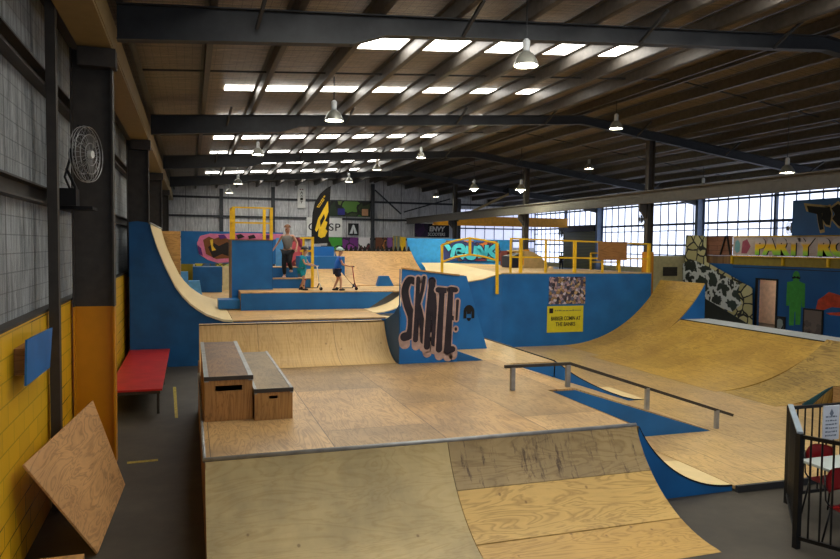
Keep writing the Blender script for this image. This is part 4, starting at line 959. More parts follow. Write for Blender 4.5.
box('blue_patch', (a.x+.75, yb-.08, a.z+.1), (a.x+1.25, yb-.052, a.z+.55), plain('indigo', (50, 50, 130), .6), t); box('orange_patch', (b.x-.6, yb-.08, a.z+.08), (b.x-.15, yb-.052, a.z+.55), plain('peach', (200, 150, 110), .6), t)
cols = [('green and black', 328, 342, [(70, 165, 50), (60, 150, 40), (30, 60, 26)]), ('purple', 342.5, 358, [(110, 40, 120), (70, 30, 80), (150, 60, 150)]), ('white and dark red', 358.5, 369.8, [(225, 215, 215), (230, 225, 225), (120, 30, 40)]),
        ('orange brown', 375.3, 386.5, [(170, 105, 50), (120, 70, 40), (200, 130, 60)]), ('lilac', 387, 392.5, [(150, 90, 160), (130, 80, 150), (170, 110, 180)])]
for i, (nm, p0, p1, cc) in enumerate(cols):
    t, a, b = sign('mural_panel', nm+' graffiti panel in the row above the black pickets', 'mural', p0, 237.5, p1, 249.5, 48.77, graffiti('mural_%s' % nm.replace(' ', '_'), 'xz', 1.3, cc, (25, 20, 25), 2, .03, seed=i*3.1))
t, a, b = sign('window_panel', 'small yellow framed grid panel at the right end of the graffiti row', 'panel', 393, 236, 400, 251, 48.77, plain('pale_grey_green', (150, 160, 140), .6))
for k in range(3): box('frame_bar', (a.x+(b.x-a.x)*k/2-.02, 48.69, a.z), (a.x+(b.x-a.x)*k/2+.02, 48.719, b.z), YEL, t)
yp = U(403, 237, y=44); tag(box('yellow_post', (yp.x-.15, 43.85, .002), (yp.x+.15, 44.15, yp.z), YEL), 'short yellow post left of the sky blue wall', 'post')
t, a, b = sign('banner', 'dark banner lettered ENVY SCOOTERS with a purple left part', 'sign', 414.5, 224, 449, 237, 48.77, plain('banner_black', (14, 12, 20), .6))
box('border', (a.x-.1, 48.771, a.z-.14), (b.x+.12, 48.778, b.z+.05), WHITE, t)
box('purple_part', (a.x, 48.71, a.z), (a.x+(b.x-a.x)*.38, 48.719, b.z), graffiti('purple_print', 'xz', 2.5, [(46, 22, 60), (64, 26, 76), (30, 16, 44)], (80, 30, 70), 2, .02), t)
text('lettering', 'ENVY', (a.x+(b.x-a.x)*.42, 48.71, a.z+.42), XF, ZU, (b.x-a.x)*.46, .38, WHITE, t, .045, shear=.1)
text('lettering', 'SCOOTERS', (a.x+(b.x-a.x)*.38, 48.71, a.z+.1), XF, ZU, (b.x-a.x)*.5, .24, WHITE, t, .02, shear=.1)
# feather flag
yf = 29.3
t = thing('feather_flag', 'tall black feather flag with yellow marks and emblem', 'flag', (5.3, yf, 3.2))
out = [(330.5, 186), (326, 188.5), (320, 194), (315, 202), (312.5, 213), (311.5, 228), (311.5, 244), (329, 243), (328.5, 225), (329.5, 206)]
P_ = [U(x_, y_, y=yf) for x_, y_ in out]; base = Vector((U(325, 243, y=yf).x, yf, 3.2))
poly('flag_cloth', P_, (0, .012, 0), BLACKM, t)
FY = plain('flag_yellow', (225, 185, 30), .6)
poly('emblem', [U(x_, y_, y=yf-.008) for x_, y_ in [(328, 201), (324, 208), (318, 219), (315, 230), (316.5, 232), (319, 228), (318, 236), (321, 238), (325, 236.5), (327.5, 231), (325.5, 229), (327.5, 222), (325, 221), (328.5, 212)]], (0, .005, 0), FY, t)
poly('emblem_detail', [U(x_, y_, y=yf-.012) for x_, y_ in [(320, 221), (324, 214), (325, 218), (322, 224), (320.5, 227)]], (0, .003, 0), BLACKM, t)
d1 = (U(328, 191, y=yf)-U(317, 207, y=yf)).normalized(); d2 = Vector((-d1.z, 0, d1.x))
illegible('small_lettering', U(317.5, 207.5, y=yf-.004), d1, d2, .62, .06, FY, t, 7)
illegible('small_lettering', U(319, 207.8, y=yf-.004), d1, d2, .42, .045, FY, t, 8)
tube('pole', [U(330.5, 186, y=yf+.03), U(329.5, 206, y=yf+.03), U(328, 243, y=yf+.03), Vector((U(328, 243, y=yf).x-.02, yf+.03, 3.204))], .018, BLACK, t)
bar('foot', Vector((U(328, 243, y=yf).x-.3, yf+.03, 3.224)), Vector((U(328, 243, y=yf).x+.15, yf+.03, 3.224)), .04, BLACK, t)

# ================================================================== PARTY ROOM BUILDING
WX = 22.1
BLUEW = plain('party_wall_blue', (18, 84, 146), .55, noise=.12, nscale=.9)
t = thing('party_room', 'blue two level party room building along the right wall', 'building', (WX+1.5, 21, 0))
def yz_panel(name, pts, m, parent, th=.04, x=WX, d=1): return poly(name, [(x, a, z) for a, z in pts], (th*d, 0, 0), m, parent)
dn, df = 21.92, 22.88          # door jambs
bm = bmesh.new()
b_box(bm, (WX, 12, 0), (WX+.1, dn, 2.64)); b_box(bm, (WX, df, 0), (WX+.1, 27.4, 2.64)); b_box(bm, (WX, dn, 2.04), (WX+.1, df, 2.64)); link('lower_wall', bm, BLUEW, t)
bm = bmesh.new(); b_box(bm, (WX-.03, dn-.07, 0), (WX, dn, 2.11)); b_box(bm, (WX-.03, df, 0), (WX, df+.12, 2.11)); b_box(bm, (WX-.03, dn-.07, 2.04), (WX, df+.12, 2.11)); link('door_frame', bm, BLACK, t)
INT = plain('pinkish_interior', (226, 196, 170), .6)
bm = bmesh.new(); b_box(bm, (WX+2.2, 20.5, 0), (WX+2.25, 26.0, 2.6)); b_box(bm, (WX+.12, 20.5, 0), (WX+2.2, 20.55, 2.6)); b_box(bm, (WX+.12, 25.95, 0), (WX+2.2, 26, 2.6)); link('inner_wall', bm, INT, t)
box('upper_floor', (WX, 12, 2.64), (24.9, 27.4, 2.98), PLY_BOXTOP, t)
box('ledge_board', (WX-.03, 12, 2.62), (WX-.005, 24.34, 3.0), plain('mustard_board', (150, 128, 44), .5), t)
box('ledge_cap', (WX-.1, 12, 2.96), (WX-.005, 24.34, 3.0), YEL, t)
for yy in (24.3, 21.6, 19.55, 17.6): box('bracket', (WX-.1, yy-.05, 2.66), (WX-.032, yy+.05, 2.96), YEL, t)
yz_panel('stripe', [(12, 2.5), (24.3, 2.5), (24.3, 2.53), (12, 2.53)], BLACK, t, .004, WX-.005)
sb = box('balustrade_board', (WX-.04, 12, 3.02), (WX-.01, 24.3, 3.78), ply('grey_purple_board', (205, 190, 186), 'yz', (6, 6), 'u', vary=.02, dirt=.35, grain=.05, seam=0, dirtcol=(130, 60, 70)), t)
box('top_rail', (WX-.06, 12, 3.78), (WX, 24.3, 3.83), YEL, t)
# striped letters: white top, orange middle, green foot (painted bands)
m_, nt_, b_ = mat('party_letter_paint'); v_ = coords(nt_, 'zyx'); s_ = N(nt_, 'ShaderNodeSeparateXYZ'); nt_.links.new(v_, s_.inputs[0])
mr = N(nt_, 'ShaderNodeMapRange'); mr.inputs['From Min'].default_value = 3.04; mr.inputs['From Max'].default_value = 3.74; nt_.links.new(s_.outputs[0], mr.inputs[0])
r_ = ramp(nt_, [(0, lin((130, 220, 80))), (.22, lin((190, 230, 70))), (.36, lin((255, 215, 20))), (.6, lin((255, 195, 20))), (.72, lin((215, 195, 190))), (1, lin((195, 185, 190)))])
nt_.links.new(mr.outputs[0], r_.inputs[0]); nt_.links.new(r_.outputs[0], b_.inputs['Base Color']); b_.inputs['Roughness'].default_value = .5
ya_, yb_ = U(755, 250, x=WX-.05).y, U(815, 250, x=WX-.05).y
sc_ = (ya_-yb_)/6.0*12.0
sg = thing('party_sign', 'painted PARTY ROOM lettering with white, orange and green bands on the balcony', 'sign', (0, 0, 0))
x_ = WX-.05
text('letter_shadow', 'PARTY ROOM', (x_+.0, ya_-.06, 3.03), YF, ZU, sc_, .7, BLACKM, sg, .06, lift=-.004, depth=.0)
text('lettering', 'PARTY ROOM', (x_, ya_, 3.05), YF, ZU, sc_, .69, m_, sg, .07, depth=.004)
# plank section left of the sign
tag(box('plank_balustrade', (WX-.04, 24.35, 3.0), (WX-.01, 26.1, 3.85), ply('brown_planks', (140, 92, 70), 'yz', (9, .21), 'u', vary=.08, dirt=.2, grain=.1, seam=1)), 'brown plank balcony front with dark gaps, left of the PARTY lettering', 'balustrade')
t_ = thing('painted_stripes', 'colourful painted blobs on the balcony just left of the P', 'mural', (WX, 23.9, 3.1))
yz_panel('blob', [(24.2, 3.25), (24.05, 3.1), (23.9, 3.2), (23.88, 3.5), (24.0, 3.68), (24.15, 3.6)], plain('pale_teal', (120, 170, 180), .6), t_, .006, WX-.05)
yz_panel('blob', [(23.8, 3.1), (23.5, 3.1), (23.3, 3.4), (23.5, 3.7), (23.75, 3.6)], plain('dusty_pink', (165, 80, 100), .6), t_, .006, WX-.05)
tag(bar('ladder_stick', (WX-.08, 25.0, 3.02), (WX-.08, 24.7, 3.85), .05, BLACK), 'dark stick leaning on the plank balcony front, left one', 'stick')
tag(bar('ladder_stick', (WX-.08, 24.4, 3.02), (WX-.08, 24.62, 3.85), .05, BLACK), 'dark stick leaning on the plank balcony front, right one', 'stick')
# upper blue panel with black tag
t = thing('tag_panel', 'upper dark blue panel with a big black tag outlined in tan', 'panel', (WX, 18, 3.8))
y1 = U(793, 210, x=WX-.1).y
box('board', (WX-.12, 12, 3.82), (WX-.07, y1, 5.16), BLUEW, t)
TAN = plain('tan_outline', (170, 150, 100), .6)
ty = U(807, 210, x=WX-.13).y
def tagpoly(pts, grow, x, m, nm):
    c = Vector((sum(p[0] for p in pts)/len(pts), sum(p[1] for p in pts)/len(pts)))
    q = [c+(Vector(p)-c)*grow for p in pts]; return [(U(a, b, x=x)) for a, b in q]
G1 = [[(806, 205), (827, 207), (828, 212), (822, 213), (824, 230), (820, 231), (818, 222), (817, 214), (808, 212)],
      [(822, 209), (830, 206), (832, 214), (830, 226), (826, 225), (822, 219)],
      [(831, 208), (838, 203), (842, 206), (842, 228), (838, 226), (832, 219), (835, 214)]]
bm = bmesh.new()
for g_ in G1: b_poly(bm, tagpoly(g_, 1.16, WX-.125, None, ''), (-.004, 0, 0))
link('tag_outline', bm, TAN, t)
bm = bmesh.new()
for g_ in G1: b_poly(bm, tagpoly(g_, .94, WX-.132, None, ''), (-.004, 0, 0))
link('tag_letters', bm, BLACKM, t)
# stair side panel with stones and graffiti
SX = 21.95
t = thing('stair_side', 'stair side panel painted with pale stones and white edged graffiti', 'stairs', (SX, 25.5, 0))
def sy(px, py): p = U(px, py, x=SX); return (p.y, p.z)
STONE = graffiti('painted_stones', 'yz', 1.75, [(196, 188, 140), (180, 172, 124), (205, 198, 150)], (20, 20, 22), 1.1, .05)
poly('stone_panel', [(SX, *sy(686, 235)), (SX, *sy(706, 236)), (SX, *sy(706, 262)), (SX, *sy(752, 288)), (SX, *sy(752, 326)), (SX, *sy(703, 297)), (SX, *sy(683, 286))], (.03, 0, 0), STONE, t)
GRF = graffiti('white_edged_graffiti', 'yz', 2.9, [(38, 50, 46), (24, 30, 30), (44, 56, 50), (30, 40, 38)], (205, 210, 212), 2.6, .09)
poly('graffiti_band', [(SX-.012, *sy(*p)) for p in [(683, 264), (690, 259), (699, 262), (740, 284), (738, 294), (742, 304), (732, 312), (720, 307), (703, 297), (683, 286)]], (.01, 0, 0), GRF, t)
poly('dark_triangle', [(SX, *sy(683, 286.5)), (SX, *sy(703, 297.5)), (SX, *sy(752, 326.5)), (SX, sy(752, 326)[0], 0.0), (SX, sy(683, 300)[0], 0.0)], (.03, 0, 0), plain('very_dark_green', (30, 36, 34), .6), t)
poly('back_side', [(SX+.9, *sy(706, 262)), (SX+.9, *sy(752, 288)), (SX+.9, sy(752, 288)[0], 0), (SX+.9, sy(706, 262)[0], 0)], (.03, 0, 0), BLUEW, t) if False else None
# murals, pictures on the lower wall
t = thing('figure_mural', 'flat green painted standing figure with a dark moustache on the blue wall', 'mural', (WX, 21, .35))
GRN = plain('green_mural_paint', (62, 150, 60), .6, noise=.15)
xm = WX-.006
yc_, = (U(795.5, 300, x=WX).y,)
def yzp(pts, nm, m, x=xm): return poly(nm, [(x, yc_+a, z) for a, z in pts], (.004, 0, 0), m, t)
bm = bmesh.new()
body = [(-.42, 2.02), (-.2, 2.06), (-.1, 2.1), (.1, 2.1), (.2, 2.06), (.42, 2.0), (.44, 1.1), (.3, 1.1), (.28, 1.5), (.26, .42), (.04, .40), (.02, .9), (-.02, .9), (-.04, .36), (-.26, .34), (-.28, 1.5), (-.3, 1.1), (-.44, 1.1)]
b_poly(bm, [(xm, yc_-a, z) for a, z in body], (.004, 0, 0))
b_poly(bm, [(xm-.001, yc_+.17*math.cos(2*PI*k/20), 2.24+.23*math.sin(2*PI*k/20)) for k in range(20)], (.004, 0, 0))
link('figure', bm, GRN, t)
b2 = [(0, 2.24), (.08, 2.27), (.17, 2.22), (.21, 2.26), (.18, 2.16), (.09, 2.17), (0, 2.2), (-.09, 2.17), (-.18, 2.16), (-.21, 2.26), (-.17, 2.22), (-.08, 2.27)]
yzp(b2, 'moustache', BLACKM, xm-.006)
om = thing('red_mural', 'orange red painted shape on the blue wall near the right edge', 'mural', (WX, 19.3, 1.2))
ORG = plain('orange_mural_paint', (190, 66, 36), .6, noise=.25)
for pts in ([(816, 309), (818, 300), (824, 296), (829, 292), (836, 294), (842, 296), (842, 308), (832, 307), (824, 310)], [(826, 313), (842, 312), (842, 316), (830, 315)]):
    poly('shape', [(WX-.006, U(a, b, x=WX).y, U(a, b, x=WX).z) for a, b in pts], (.004, 0, 0), ORG, om)
def framed(lab, px0, py0, px1, py1, m):
    a, b = U(px0, py1, x=WX), U(px1, py0, x=WX); t = thing('framed_picture', lab, 'picture', (WX-.03, (a.y+b.y)/2, a.z))
    box('frame', (WX-.035, b.y, a.z), (WX-.004, a.y, b.z), BLACK, t); box('print', (WX-.04, b.y+.06, a.z+.06), (WX-.036, a.y-.06, b.z-.06), m, t.children[0] if t.children else t)
framed('small black framed picture right of the open doorway', 776.5, 317, 786, 331, graffiti('dark_print', 'yz', 3, [(60, 66, 70), (140, 150, 150), (30, 30, 34)], (20, 20, 22), 1.5))
framed('larger black framed dark picture right of the green figure', 803, 310, 824, 333, graffiti('swirl_print', 'yz', 2.2, [(40, 32, 30), (110, 96, 90), (70, 50, 44), (26, 22, 22)], (90, 80, 76), 3, .04))
lp = thing('interior_lamp', 'ceiling lamp inside the open doorway of the party room', 'lamp', (WX+1.2, 22.9, 2.5))
box('diffuser', (WX+1.0, 22.6, 2.5), (WX+1.4, 23.2, 2.56), emis('room_light', (255, 236, 210), 45), lp)
ps = box('wall_dispenser', (WX+2.05, 23.5, 1.25), (WX+2.19, 23.8, 1.6), WHITE); tag(ps, 'white box on the wall seen through the open doorway', 'dispenser')
t = thing('cream_wall', 'cream painted wall section with a dark opening between the blue block and the stone panel', 'wall block', (17, 26, 0))
a, b = U(650, 286, y=27.5), U(690, 256, y=27.5); box('panel', (a.x, 27.5, 0), (b.x, 27.6, b.z), CREAM, t); a, b = U(664, 276, y=27.4), U(678, 267, y=27.4); box('opening', (a.x, 27.44, a.z), (b.x, 27.49, b.z), BROWNST, t)

# ================================================================== FENCED SEATING AREA, RIGHT FOREGROUND
t = thing('pool_fence', 'black tubular picket fence around the seating area at the right edge', 'fence', (7.3, 6.3, 0))
T0 = U(787, 503, z=0)+Vector((0, 0, 1.25)); T1 = U(796, 548, z=0)+Vector((0, 0, 1.25)); T2 = U(842, 444, z=1.25); T3 = U(842, 404, z=1.25)
T2 = T1+(T2-T1)*2.2; T3 = T0+(T3-T0)*2
def fence_run(a, b, n):
    for z_ in (1.25, .12): bar('rail', (a.x, a.y, z_), (b.x, b.y, z_), .035, BLACK, t, h=.04)
    for k in range(1, n):
        p = a.lerp(b, k/n); bar('picket', (p.x, p.y, .13), (p.x, p.y, 1.24), .011, BLACK, t, n=6)
fence_run(T1, T2, max(3, int((T2-T1).length/.11))); fence_run(T0, T3, max(3, int((T3-T0).length/.12))); fence_run(T0, T1, 14)
for p in (T0, T1): box('post', (p.x-.03, p.y-.03, 0), (p.x+.03, p.y+.03, 1.28), BLACK, t)
bar('pale_cap', (T0.x, T0.y, 1.29), (T1.x, T1.y, 1.29), .06, plain('pale_blue_grey', (150, 165, 178), .4), t, h=.02)
t = thing('notice', 'white paper notice with grey text tied to the far side of the black fence', 'notice', (8, 6.95, .8))
na = U(820.5, 440, y=6.98); nb = U(838, 404.5, y=6.98)
box('sheet', (na.x, 6.95, na.z), (nb.x, 6.965, nb.z), plain('paper', (205, 210, 222), .6, noise=.03), t)
NG = plain('notice_grey', (110, 120, 138), .6)
for k in range(6): illegible('text_line', (na.x+.04, 6.949, na.z+.3-.05*k), XF, ZU, nb.x-na.x-.08, .022, NG, t, 20+k)
bm = bmesh.new(); cx = (na.x+nb.x)/2; b_poly(bm, [(cx-.035, 6.947, nb.z-.1), (cx, 6.947, nb.z-.15), (cx+.035, 6.947, nb.z-.1), (cx, 6.947, nb.z-.04)], (0, .002, 0)); link('emblem', bm, NG, t)
t = thing('cafe_table', 'pale white topped cafe table behind the black fence', 'table', (7.3, 6.1, 0))
TP = plain('pale_table', (190, 200, 196), .35, noise=.03)
box('table_top', (7.05, 5.95, .71), (8.75, 6.55, .745), TP, t, bevel=.01)
box('pedestal', (7.84, 6.2, .03), (7.96, 6.32, .71), BLACK, t)
box('foot', (7.7, 6.23, .002), (8.1, 6.29, .05), BLACK, t); box('foot', (7.87, 6.0, .002), (7.93, 6.5, .05), BLACK, t)
def chair(x, y, rz, lab):
    t = thing('cafe_chair', lab, 'chair', (x, y, 0), rz, 'red cafe chairs')
    def shell(w, d, zf, name):
        bm = bmesh.new(); n = 10; g_ = [[bm.verts.new(zf(-w/2+w*i/n, -d/2+d*j/n, i/n, j/n)) for j in range(n+1)] for i in range(n+1)]
        for i in range(n):
            for j in range(n): bm.faces.new((g_[i][j], g_[i+1][j], g_[i+1][j+1], g_[i][j+1]))
        bmesh.ops.solidify(bm, geom=list(bm.faces), thickness=.015); return link(name, bm, DRED, t, local=True, smooth=True)
    def seatf(x_, y_, u, v):
        k = 1-.12*(2*v-1)**2*(abs(2*u-1)**2); return (x_*k, y_*(1-.1*(2*u-1)**2), .45+.02*(2*u-1)**2+.01*(2*v-1)**2)
    shell(.44, .42, seatf, 'seat')
    shell(.46, .24, lambda x_, y_, u, v: (x_*(1-.15*abs(2*v-1)**3), -.23+.07*(2*u-1)**2-.03*v, .74+y_-.03*(2*u-1)**2*v), 'backrest')
    for sx in (-1, 1):
        tube('leg', [(sx*.17, .16, .44), (sx*.21, .21, .006)], .011, BLACK, t, 6, True)
        tube('leg', [(sx*.17, -.16, .44), (sx*.21, -.23, .006)], .011, BLACK, t, 6, True)
        tube('back_support', [(sx*.17, -.14, .44), (sx*.18, -.22, .52), (sx*.18, -.24, .8)], .01, BLACK, t, 6, True)
    return t
c1 = U(824, 512, z=.45); chair(6.86, 5.62, math.radians(178), 'red chair nearest the camera behind the black fence')
fc = U(817, 452, z=.85); chair(7.45, 6.44, math.radians(179), 'red chair on the far side of the pale table')
o = U(838, 545, z=.45)

# ================================================================== PEOPLE
def skin(name, pts, edges, parent, m, root=0, lvl=1):
    me = bpy.data.meshes.new(name); me.from_pydata([p[:3] for p in pts], edges, []); me.materials.append(m)
    o = bpy.data.objects.new(name, me); C.objects.link(o); o.parent = parent
    md = o.modifiers.new('skin', 'SKIN'); md.use_smooth_shade = True
    for v, p in zip(me.skin_vertices[0].data, pts): v.radius = (p[3], p[4] if len(p) > 4 else p[3])
    for v in me.skin_vertices[0].data: v.use_root = False
    me.skin_vertices[0].data[root].use_root = True
    s = o.modifiers.new('sub', 'SUBSURF'); s.levels = lvl; s.render_levels = lvl
    return o
SKIN = plain('skin_tone', (190, 142, 116), .5, noise=.05)
def person(lab, loc, rz, H, J, cloth, head_extra):
    """J: joints in units of height H: dict of (x,y,z); figure faces +x"""
    t = thing('person', lab, 'person', loc, rz)
    def g(k): return tuple(c*H for c in J[k])
    P_, E_ = [], []
    def add(k, r, par, r2=None):
        P_.append((*g(k), r*H, (r2 or r)*H)); 
        if par is not None: E_.append((par, len(P_)-1))
        return len(P_)-1
    pel = add('pelvis', .075, None); wai = add('waist', .065, pel); che = add('chest', .075, wai, .065); nec = add('neck', .03, che)
    def raw(v, r, par):
        P_.append((*[c*H for c in v], r*H, r*H)); E_.append((par, len(P_)-1)); return len(P_)-1
    hd = Vector(J['head']); fwd = Vector(J.get('look', (1, 0, 0)))
    h0 = raw(hd+Vector((0, 0, -.03)), .05, nec); h1 = raw(hd+Vector((0, 0, .015)), .066, h0); h2 = raw(hd+Vector((0, 0, .05)), .046, h1)
    raw(hd+fwd*.062+Vector((0, 0, -.004)), .009, h1)
    for s_ in 'LR':
        sh = add('sh'+s_, .03, che); el = add('el'+s_, .021, sh); wr_ = add('wr'+s_, .016, el)
        w = Vector(J['wr'+s_]); d = (w-Vector(J['el'+s_])).normalized(); sd = d.cross(Vector((0, 0, 1))); sd = sd.normalized() if sd.length > .1 else Vector((0, 1, 0))
        pm = raw(w+d*.03, .017, wr_)
        for k in range(4):
            o_ = sd*(.011*(k-1.5)); f1 = raw(w+d*.055+o_*1.2, .0055, pm); raw(w+d*(.075+.006*(1.5-abs(k-1.5)))+o_*1.3+Vector((0, 0, -.008)), .0045, f1)
        f1 = raw(w+d*.035+sd*.026, .006, pm); raw(w+d*.052+sd*.032, .005, f1)
        hp = add('hip'+s_, .055, pel); kn = add('kn'+s_, .036, hp); an = add('an'+s_, .022, kn)
        a = Vector(J['an'+s_]); f = Vector(J.get('toe'+s_, (1, 0, 0)))
        raw(a+f*.05+Vector((0, 0, -.022)), .018, an)
    skin('body', P_, E_, t, SKIN)
    for nm, chain, m in cloth:
        pts, ed = [], []
        for i, (k, r, par) in enumerate(chain):
            v = J[k] if isinstance(k, str) else k
            pts.append((*[c*H for c in v], r*H)); 
            if par is not None: ed.append((par, i))
        skin(nm, pts, ed, t, m)
    for s_ in 'LR':
        a = Vector(J['an'+s_])*H; f = Vector(J.get('toe'+s_, (1, 0, 0))); bm = bmesh.new()
        bmesh.ops.create_uvsphere(bm, u_segments=12, v_segments=8, radius=1)
        sd = f.cross(Vector((0, 0, 1))).normalized(); upv = sd.cross(f)
        for v in bm.verts: c = v.co.copy(); v.co = a+f*(.035*H+c.x*.075*H)+sd*c.y*.03*H+upv*(-.022*H+max(c.z, -.55)*.032*H)
        link('shoe', bm, head_extra.get('shoe', BLACK), t, local=True, smooth=True)
    # face and hair or helmet
    c = Vector(J['head'])*H+Vector((0, 0, .02*H)); fwd = fwd.normalized(); sd = Vector((0, 0, 1)).cross(fwd)
    for s_ in (1, -1):
        bm = bmesh.new(); bmesh.ops.create_uvsphere(bm, u_segments=8, v_segments=6, radius=.008*H); e_ = c+fwd*.052*H+sd*s_*.02*H+Vector((0, 0, -.008*H)); bmesh.ops.translate(bm, verts=bm.verts, vec=e_); link('eye', bm, BLACKM, t, local=True)
    bm = bmesh.new(); m0 = c+fwd*.05*H+Vector((0, 0, -.042*H)); b_bar(bm, m0-sd*.014*H, m0+sd*.014*H, .006*H); link('mouth', bm, plain('lip', (150, 80, 70), .5), t, local=True)
    bm = bmesh.new(); bmesh.ops.create_uvsphere(bm, u_segments=16, v_segments=12, radius=1)
    k = head_extra['size']
    bmesh.ops.delete(bm, geom=[v for v in bm.verts if v.co.z < -.25], context='VERTS')
    for v in bm.verts:
        q_ = v.co.copy(); v.co = c+Vector((0, 0, .012*H))+fwd*(q_.x*k*1.12-.008)*H+sd*q_.y*k*H+Vector((0, 0, (q_.z*k + (.018 if q_.x > .3 and q_.z < .2 else 0))*H))
    link(head_extra['name'], bm, head_extra['mat'], t, local=True, smooth=True)
    return t
def scooter(lab, loc, rz, deckc, barc, yaw_bar=0):
    t = thing('kick_scooter', lab, 'scooter', loc, rz)
    box('deck', (-.28, -.055, .075), (.2, .055, .095), deckc, t, local=True, bevel=.004)
    tube('fork', [(.33, 0, .06), (.3, 0, .18), (.26, 0, .28)], .016, barc, t, 8, True)
    tube('stem', [(.26, 0, .28), (.19, 0, .8)], .016, barc, t, 8, True)
    tube('neck', [(.2, 0, .09), (.27, 0, .24)], .02, deckc, t, 8, True)
    tube('handlebar', [(.19, -.24, .8), (.19, .24, .8)], .014, barc, t, 8, True)
    for s_ in (-1, 1): tube('grip', [(.19, s_*.24, .8), (.19, s_*.15, .8)], .02, BLACK, t, 8, True)
    for x_ in (.33, -.33):
        bm = bmesh.new(); b_bar(bm, (x_, -.014, .055), (x_, .014, .055), .055, n=16); link('wheel', bm, BLACK, t, local=True)
    tube('rear_bracket', [(-.27, 0, .085), (-.33, 0, .055)], .015, deckc, t, 6, True)
    return t
GREYT = plain('grey_top', (112, 108, 104), .8); BLKP = plain('black_trousers', (26, 26, 30), .8)
TEAL = plain('teal_fabric', (20, 140, 160), .8); BLUF = plain('royal_blue_fabric', (28, 90, 180), .8); NAVY = plain('navy_fabric', (24, 32, 60), .8)
HAIR = plain('brown_hair', (110, 74, 50), .8)
# adult stepping down, facing the camera and slightly left
adultJ = dict(pelvis=(0, 0, .53), waist=(0, 0, .62), chest=(.0, 0, .74), neck=(0, 0, .855), head=(.012, 0, .915), look=(.9, .3, -.2),
    shL=(0, .1, .81), elL=(-.03, .18, .66), wrL=(.06, .19, .56), shR=(0, -.1, .81), elR=(-.02, -.2, .66), wrR=(.02, -.27, .54),
    hipL=(0, .05, .49), knL=(.1, .06, .3), anL=(-.06, .06, .15), hipR=(0, -.05, .49), knR=(.05, -.055, .27), anR=(.03, -.05, .041))
ap = U(291, 278.5, y=24.45)
person('adult in a grey sleeveless top and black trousers walking down the blue steps', (ap.x-.12, 24.42, 2.122), math.radians(-115), 1.82, adultJ,
    [('top', [((0, 0, .5), .088, None), ('waist', .088, 0), ((0, 0, .74), .1, 1), ((0, 0, .84), .05, 2), ((0, .09, .81), .055, 2), ((0, -.09, .81), .055, 2)], GREYT),
     ('trousers', [('pelvis', .092, None), ('hipL', .072, 0), ('knL', .05, 1), ('anL', .036, 2), ('hipR', .072, 0), ('knR', .05, 4), ((.03, -.05, .06), .036, 5)], BLKP)],
    dict(size=.07, name='hair', mat=HAIR, shoe=plain('pale_shoe', (190, 160, 150), .6)))
kidJ = dict(pelvis=(-.02, 0, .5), waist=(0, 0, .58), chest=(.02, 0, .70), neck=(.04, 0, .81), head=(.06, 0, .9), look=(1, 0, -.15),
    shL=(.02, .1, .76), elL=(.09, .14, .62), wrL=(.235, .13, .575), shR=(.02, -.1, .76), elR=(.09, -.14, .62), wrR=(.235, -.13, .575),
    hipL=(-.02, .05, .46), knL=(.02, .07, .27), anL=(-.08, .08, .041), hipR=(-.02, -.05, .46), knR=(.06, -.07, .27), anR=(.05, -.08, .041))
kp = U(303, 289, y=23.2)
person('child in a teal shirt and shorts with a black helmet beside the blue steps', (kp.x, 23.3, FZ), math.radians(-25), 1.44, dict(kidJ),
    [('shirt', [((-.02, 0, .46), .1, None), ('waist', .1, 0), ('chest', .112, 1), ((.03, 0, .79), .045, 2), ('shL', .052, 2), ((.05, .125, .69), .036, 4), ('shR', .052, 2), ((.05, -.125, .69), .036, 6)], TEAL),
     ('shorts', [('pelvis', .088, None), ('hipL', .068, 0), ((.01, .06, .3), .055, 1), ('hipR', .068, 0), ((.04, -.06, .3), .055, 3)], TEAL),
     ('knee_pad', [((.035, .07, .28), .045, None), ((.02, .06, .22), .04, 0)], DRED), ('knee_pad', [((.075, -.07, .28), .045, None), ((.07, -.06, .22), .04, 0)], DRED),
     ('sock', [((-.06, .077, .14), .032, None), ((-.075, .08, .08), .03, 0)], BLACK), ('sock', [((.055, -.077, .14), .032, None), ((.05, -.08, .08), .03, 0)], BLACK)],
    dict(size=.085, name='helmet', mat=BLACK))
scooter('white and dark scooter held by the child in teal', (kp.x+.272, 23.3-.127, FZ), math.radians(-25), BLACK, WHITE)
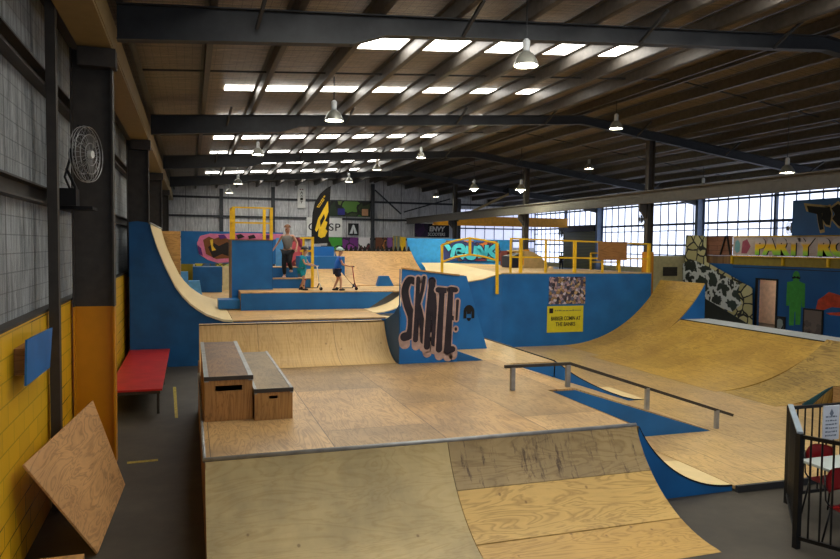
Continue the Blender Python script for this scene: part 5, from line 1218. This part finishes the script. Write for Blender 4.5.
k2 = U(339, 290.5, y=22.75)
person('child in a blue shirt, navy shorts and pale helmet holding a scooter, facing right', (k2.x, 22.95, FZ), 0, 1.42, dict(kidJ),
    [('shirt', [((-.02, 0, .46), .098, None), ('waist', .098, 0), ('chest', .11, 1), ((.03, 0, .79), .045, 2), ('shL', .052, 2), ((.05, .125, .69), .036, 4), ('shR', .052, 2), ((.05, -.125, .69), .036, 6)], BLUF),
     ('shorts', [('pelvis', .088, None), ('hipL', .07, 0), ((.01, .06, .31), .058, 1), ('hipR', .07, 0), ((.04, -.06, .31), .058, 3)], NAVY)],
    dict(size=.088, name='helmet', mat=plain('pale_green_helmet', (150, 175, 165), .4)))
scooter('red stemmed scooter held by the child in the blue shirt', (k2.x+.3, 22.95, FZ), 0, BLACK, plain('red_bar', (150, 40, 40), .4))
fk = U(561, 271, y=36)
fkz = 1.88
fp_ = U(561, 271.5, y=38.5)
person('small far child in dark clothes with a teal cap seen through the long railing', (fp_.x, 38.5, 1.88), math.radians(-110), 1.1, dict(kidJ),
    [('shirt', [((-.02, 0, .46), .098, None), ('waist', .098, 0), ('chest', .11, 1), ('shL', .052, 2), ('elL', .036, 3), ('shR', .052, 2), ('elR', .036, 5)], BLKP),
     ('trousers', [('pelvis', .085, None), ('hipL', .068, 0), ('knL', .05, 1), ('anL', .035, 2), ('hipR', .068, 0), ('knR', .05, 4), ('anR', .035, 5)], BLKP)],
    dict(size=.085, name='cap', mat=plain('teal_cap', (30, 130, 130), .6)))

# ================================================================== LIGHT
w = bpy.data.worlds.new('world'); S.world = w; w.use_nodes = True
bg = w.node_tree.nodes['Background']; bg.inputs[0].default_value = (.8, .88, 1, 1); bg.inputs[1].default_value = WORLDSTR
S.view_settings.view_transform = 'Standard'; S.view_settings.look = 'None'; S.view_settings.gamma = 1; S.view_settings.use_curve_mapping = False
S.view_settings.exposure = EXPO
S.cycles.use_denoising = True
S.cycles.max_bounces = 6; S.cycles.diffuse_bounces = 4
S.cycles.sample_clamp_indirect = 6
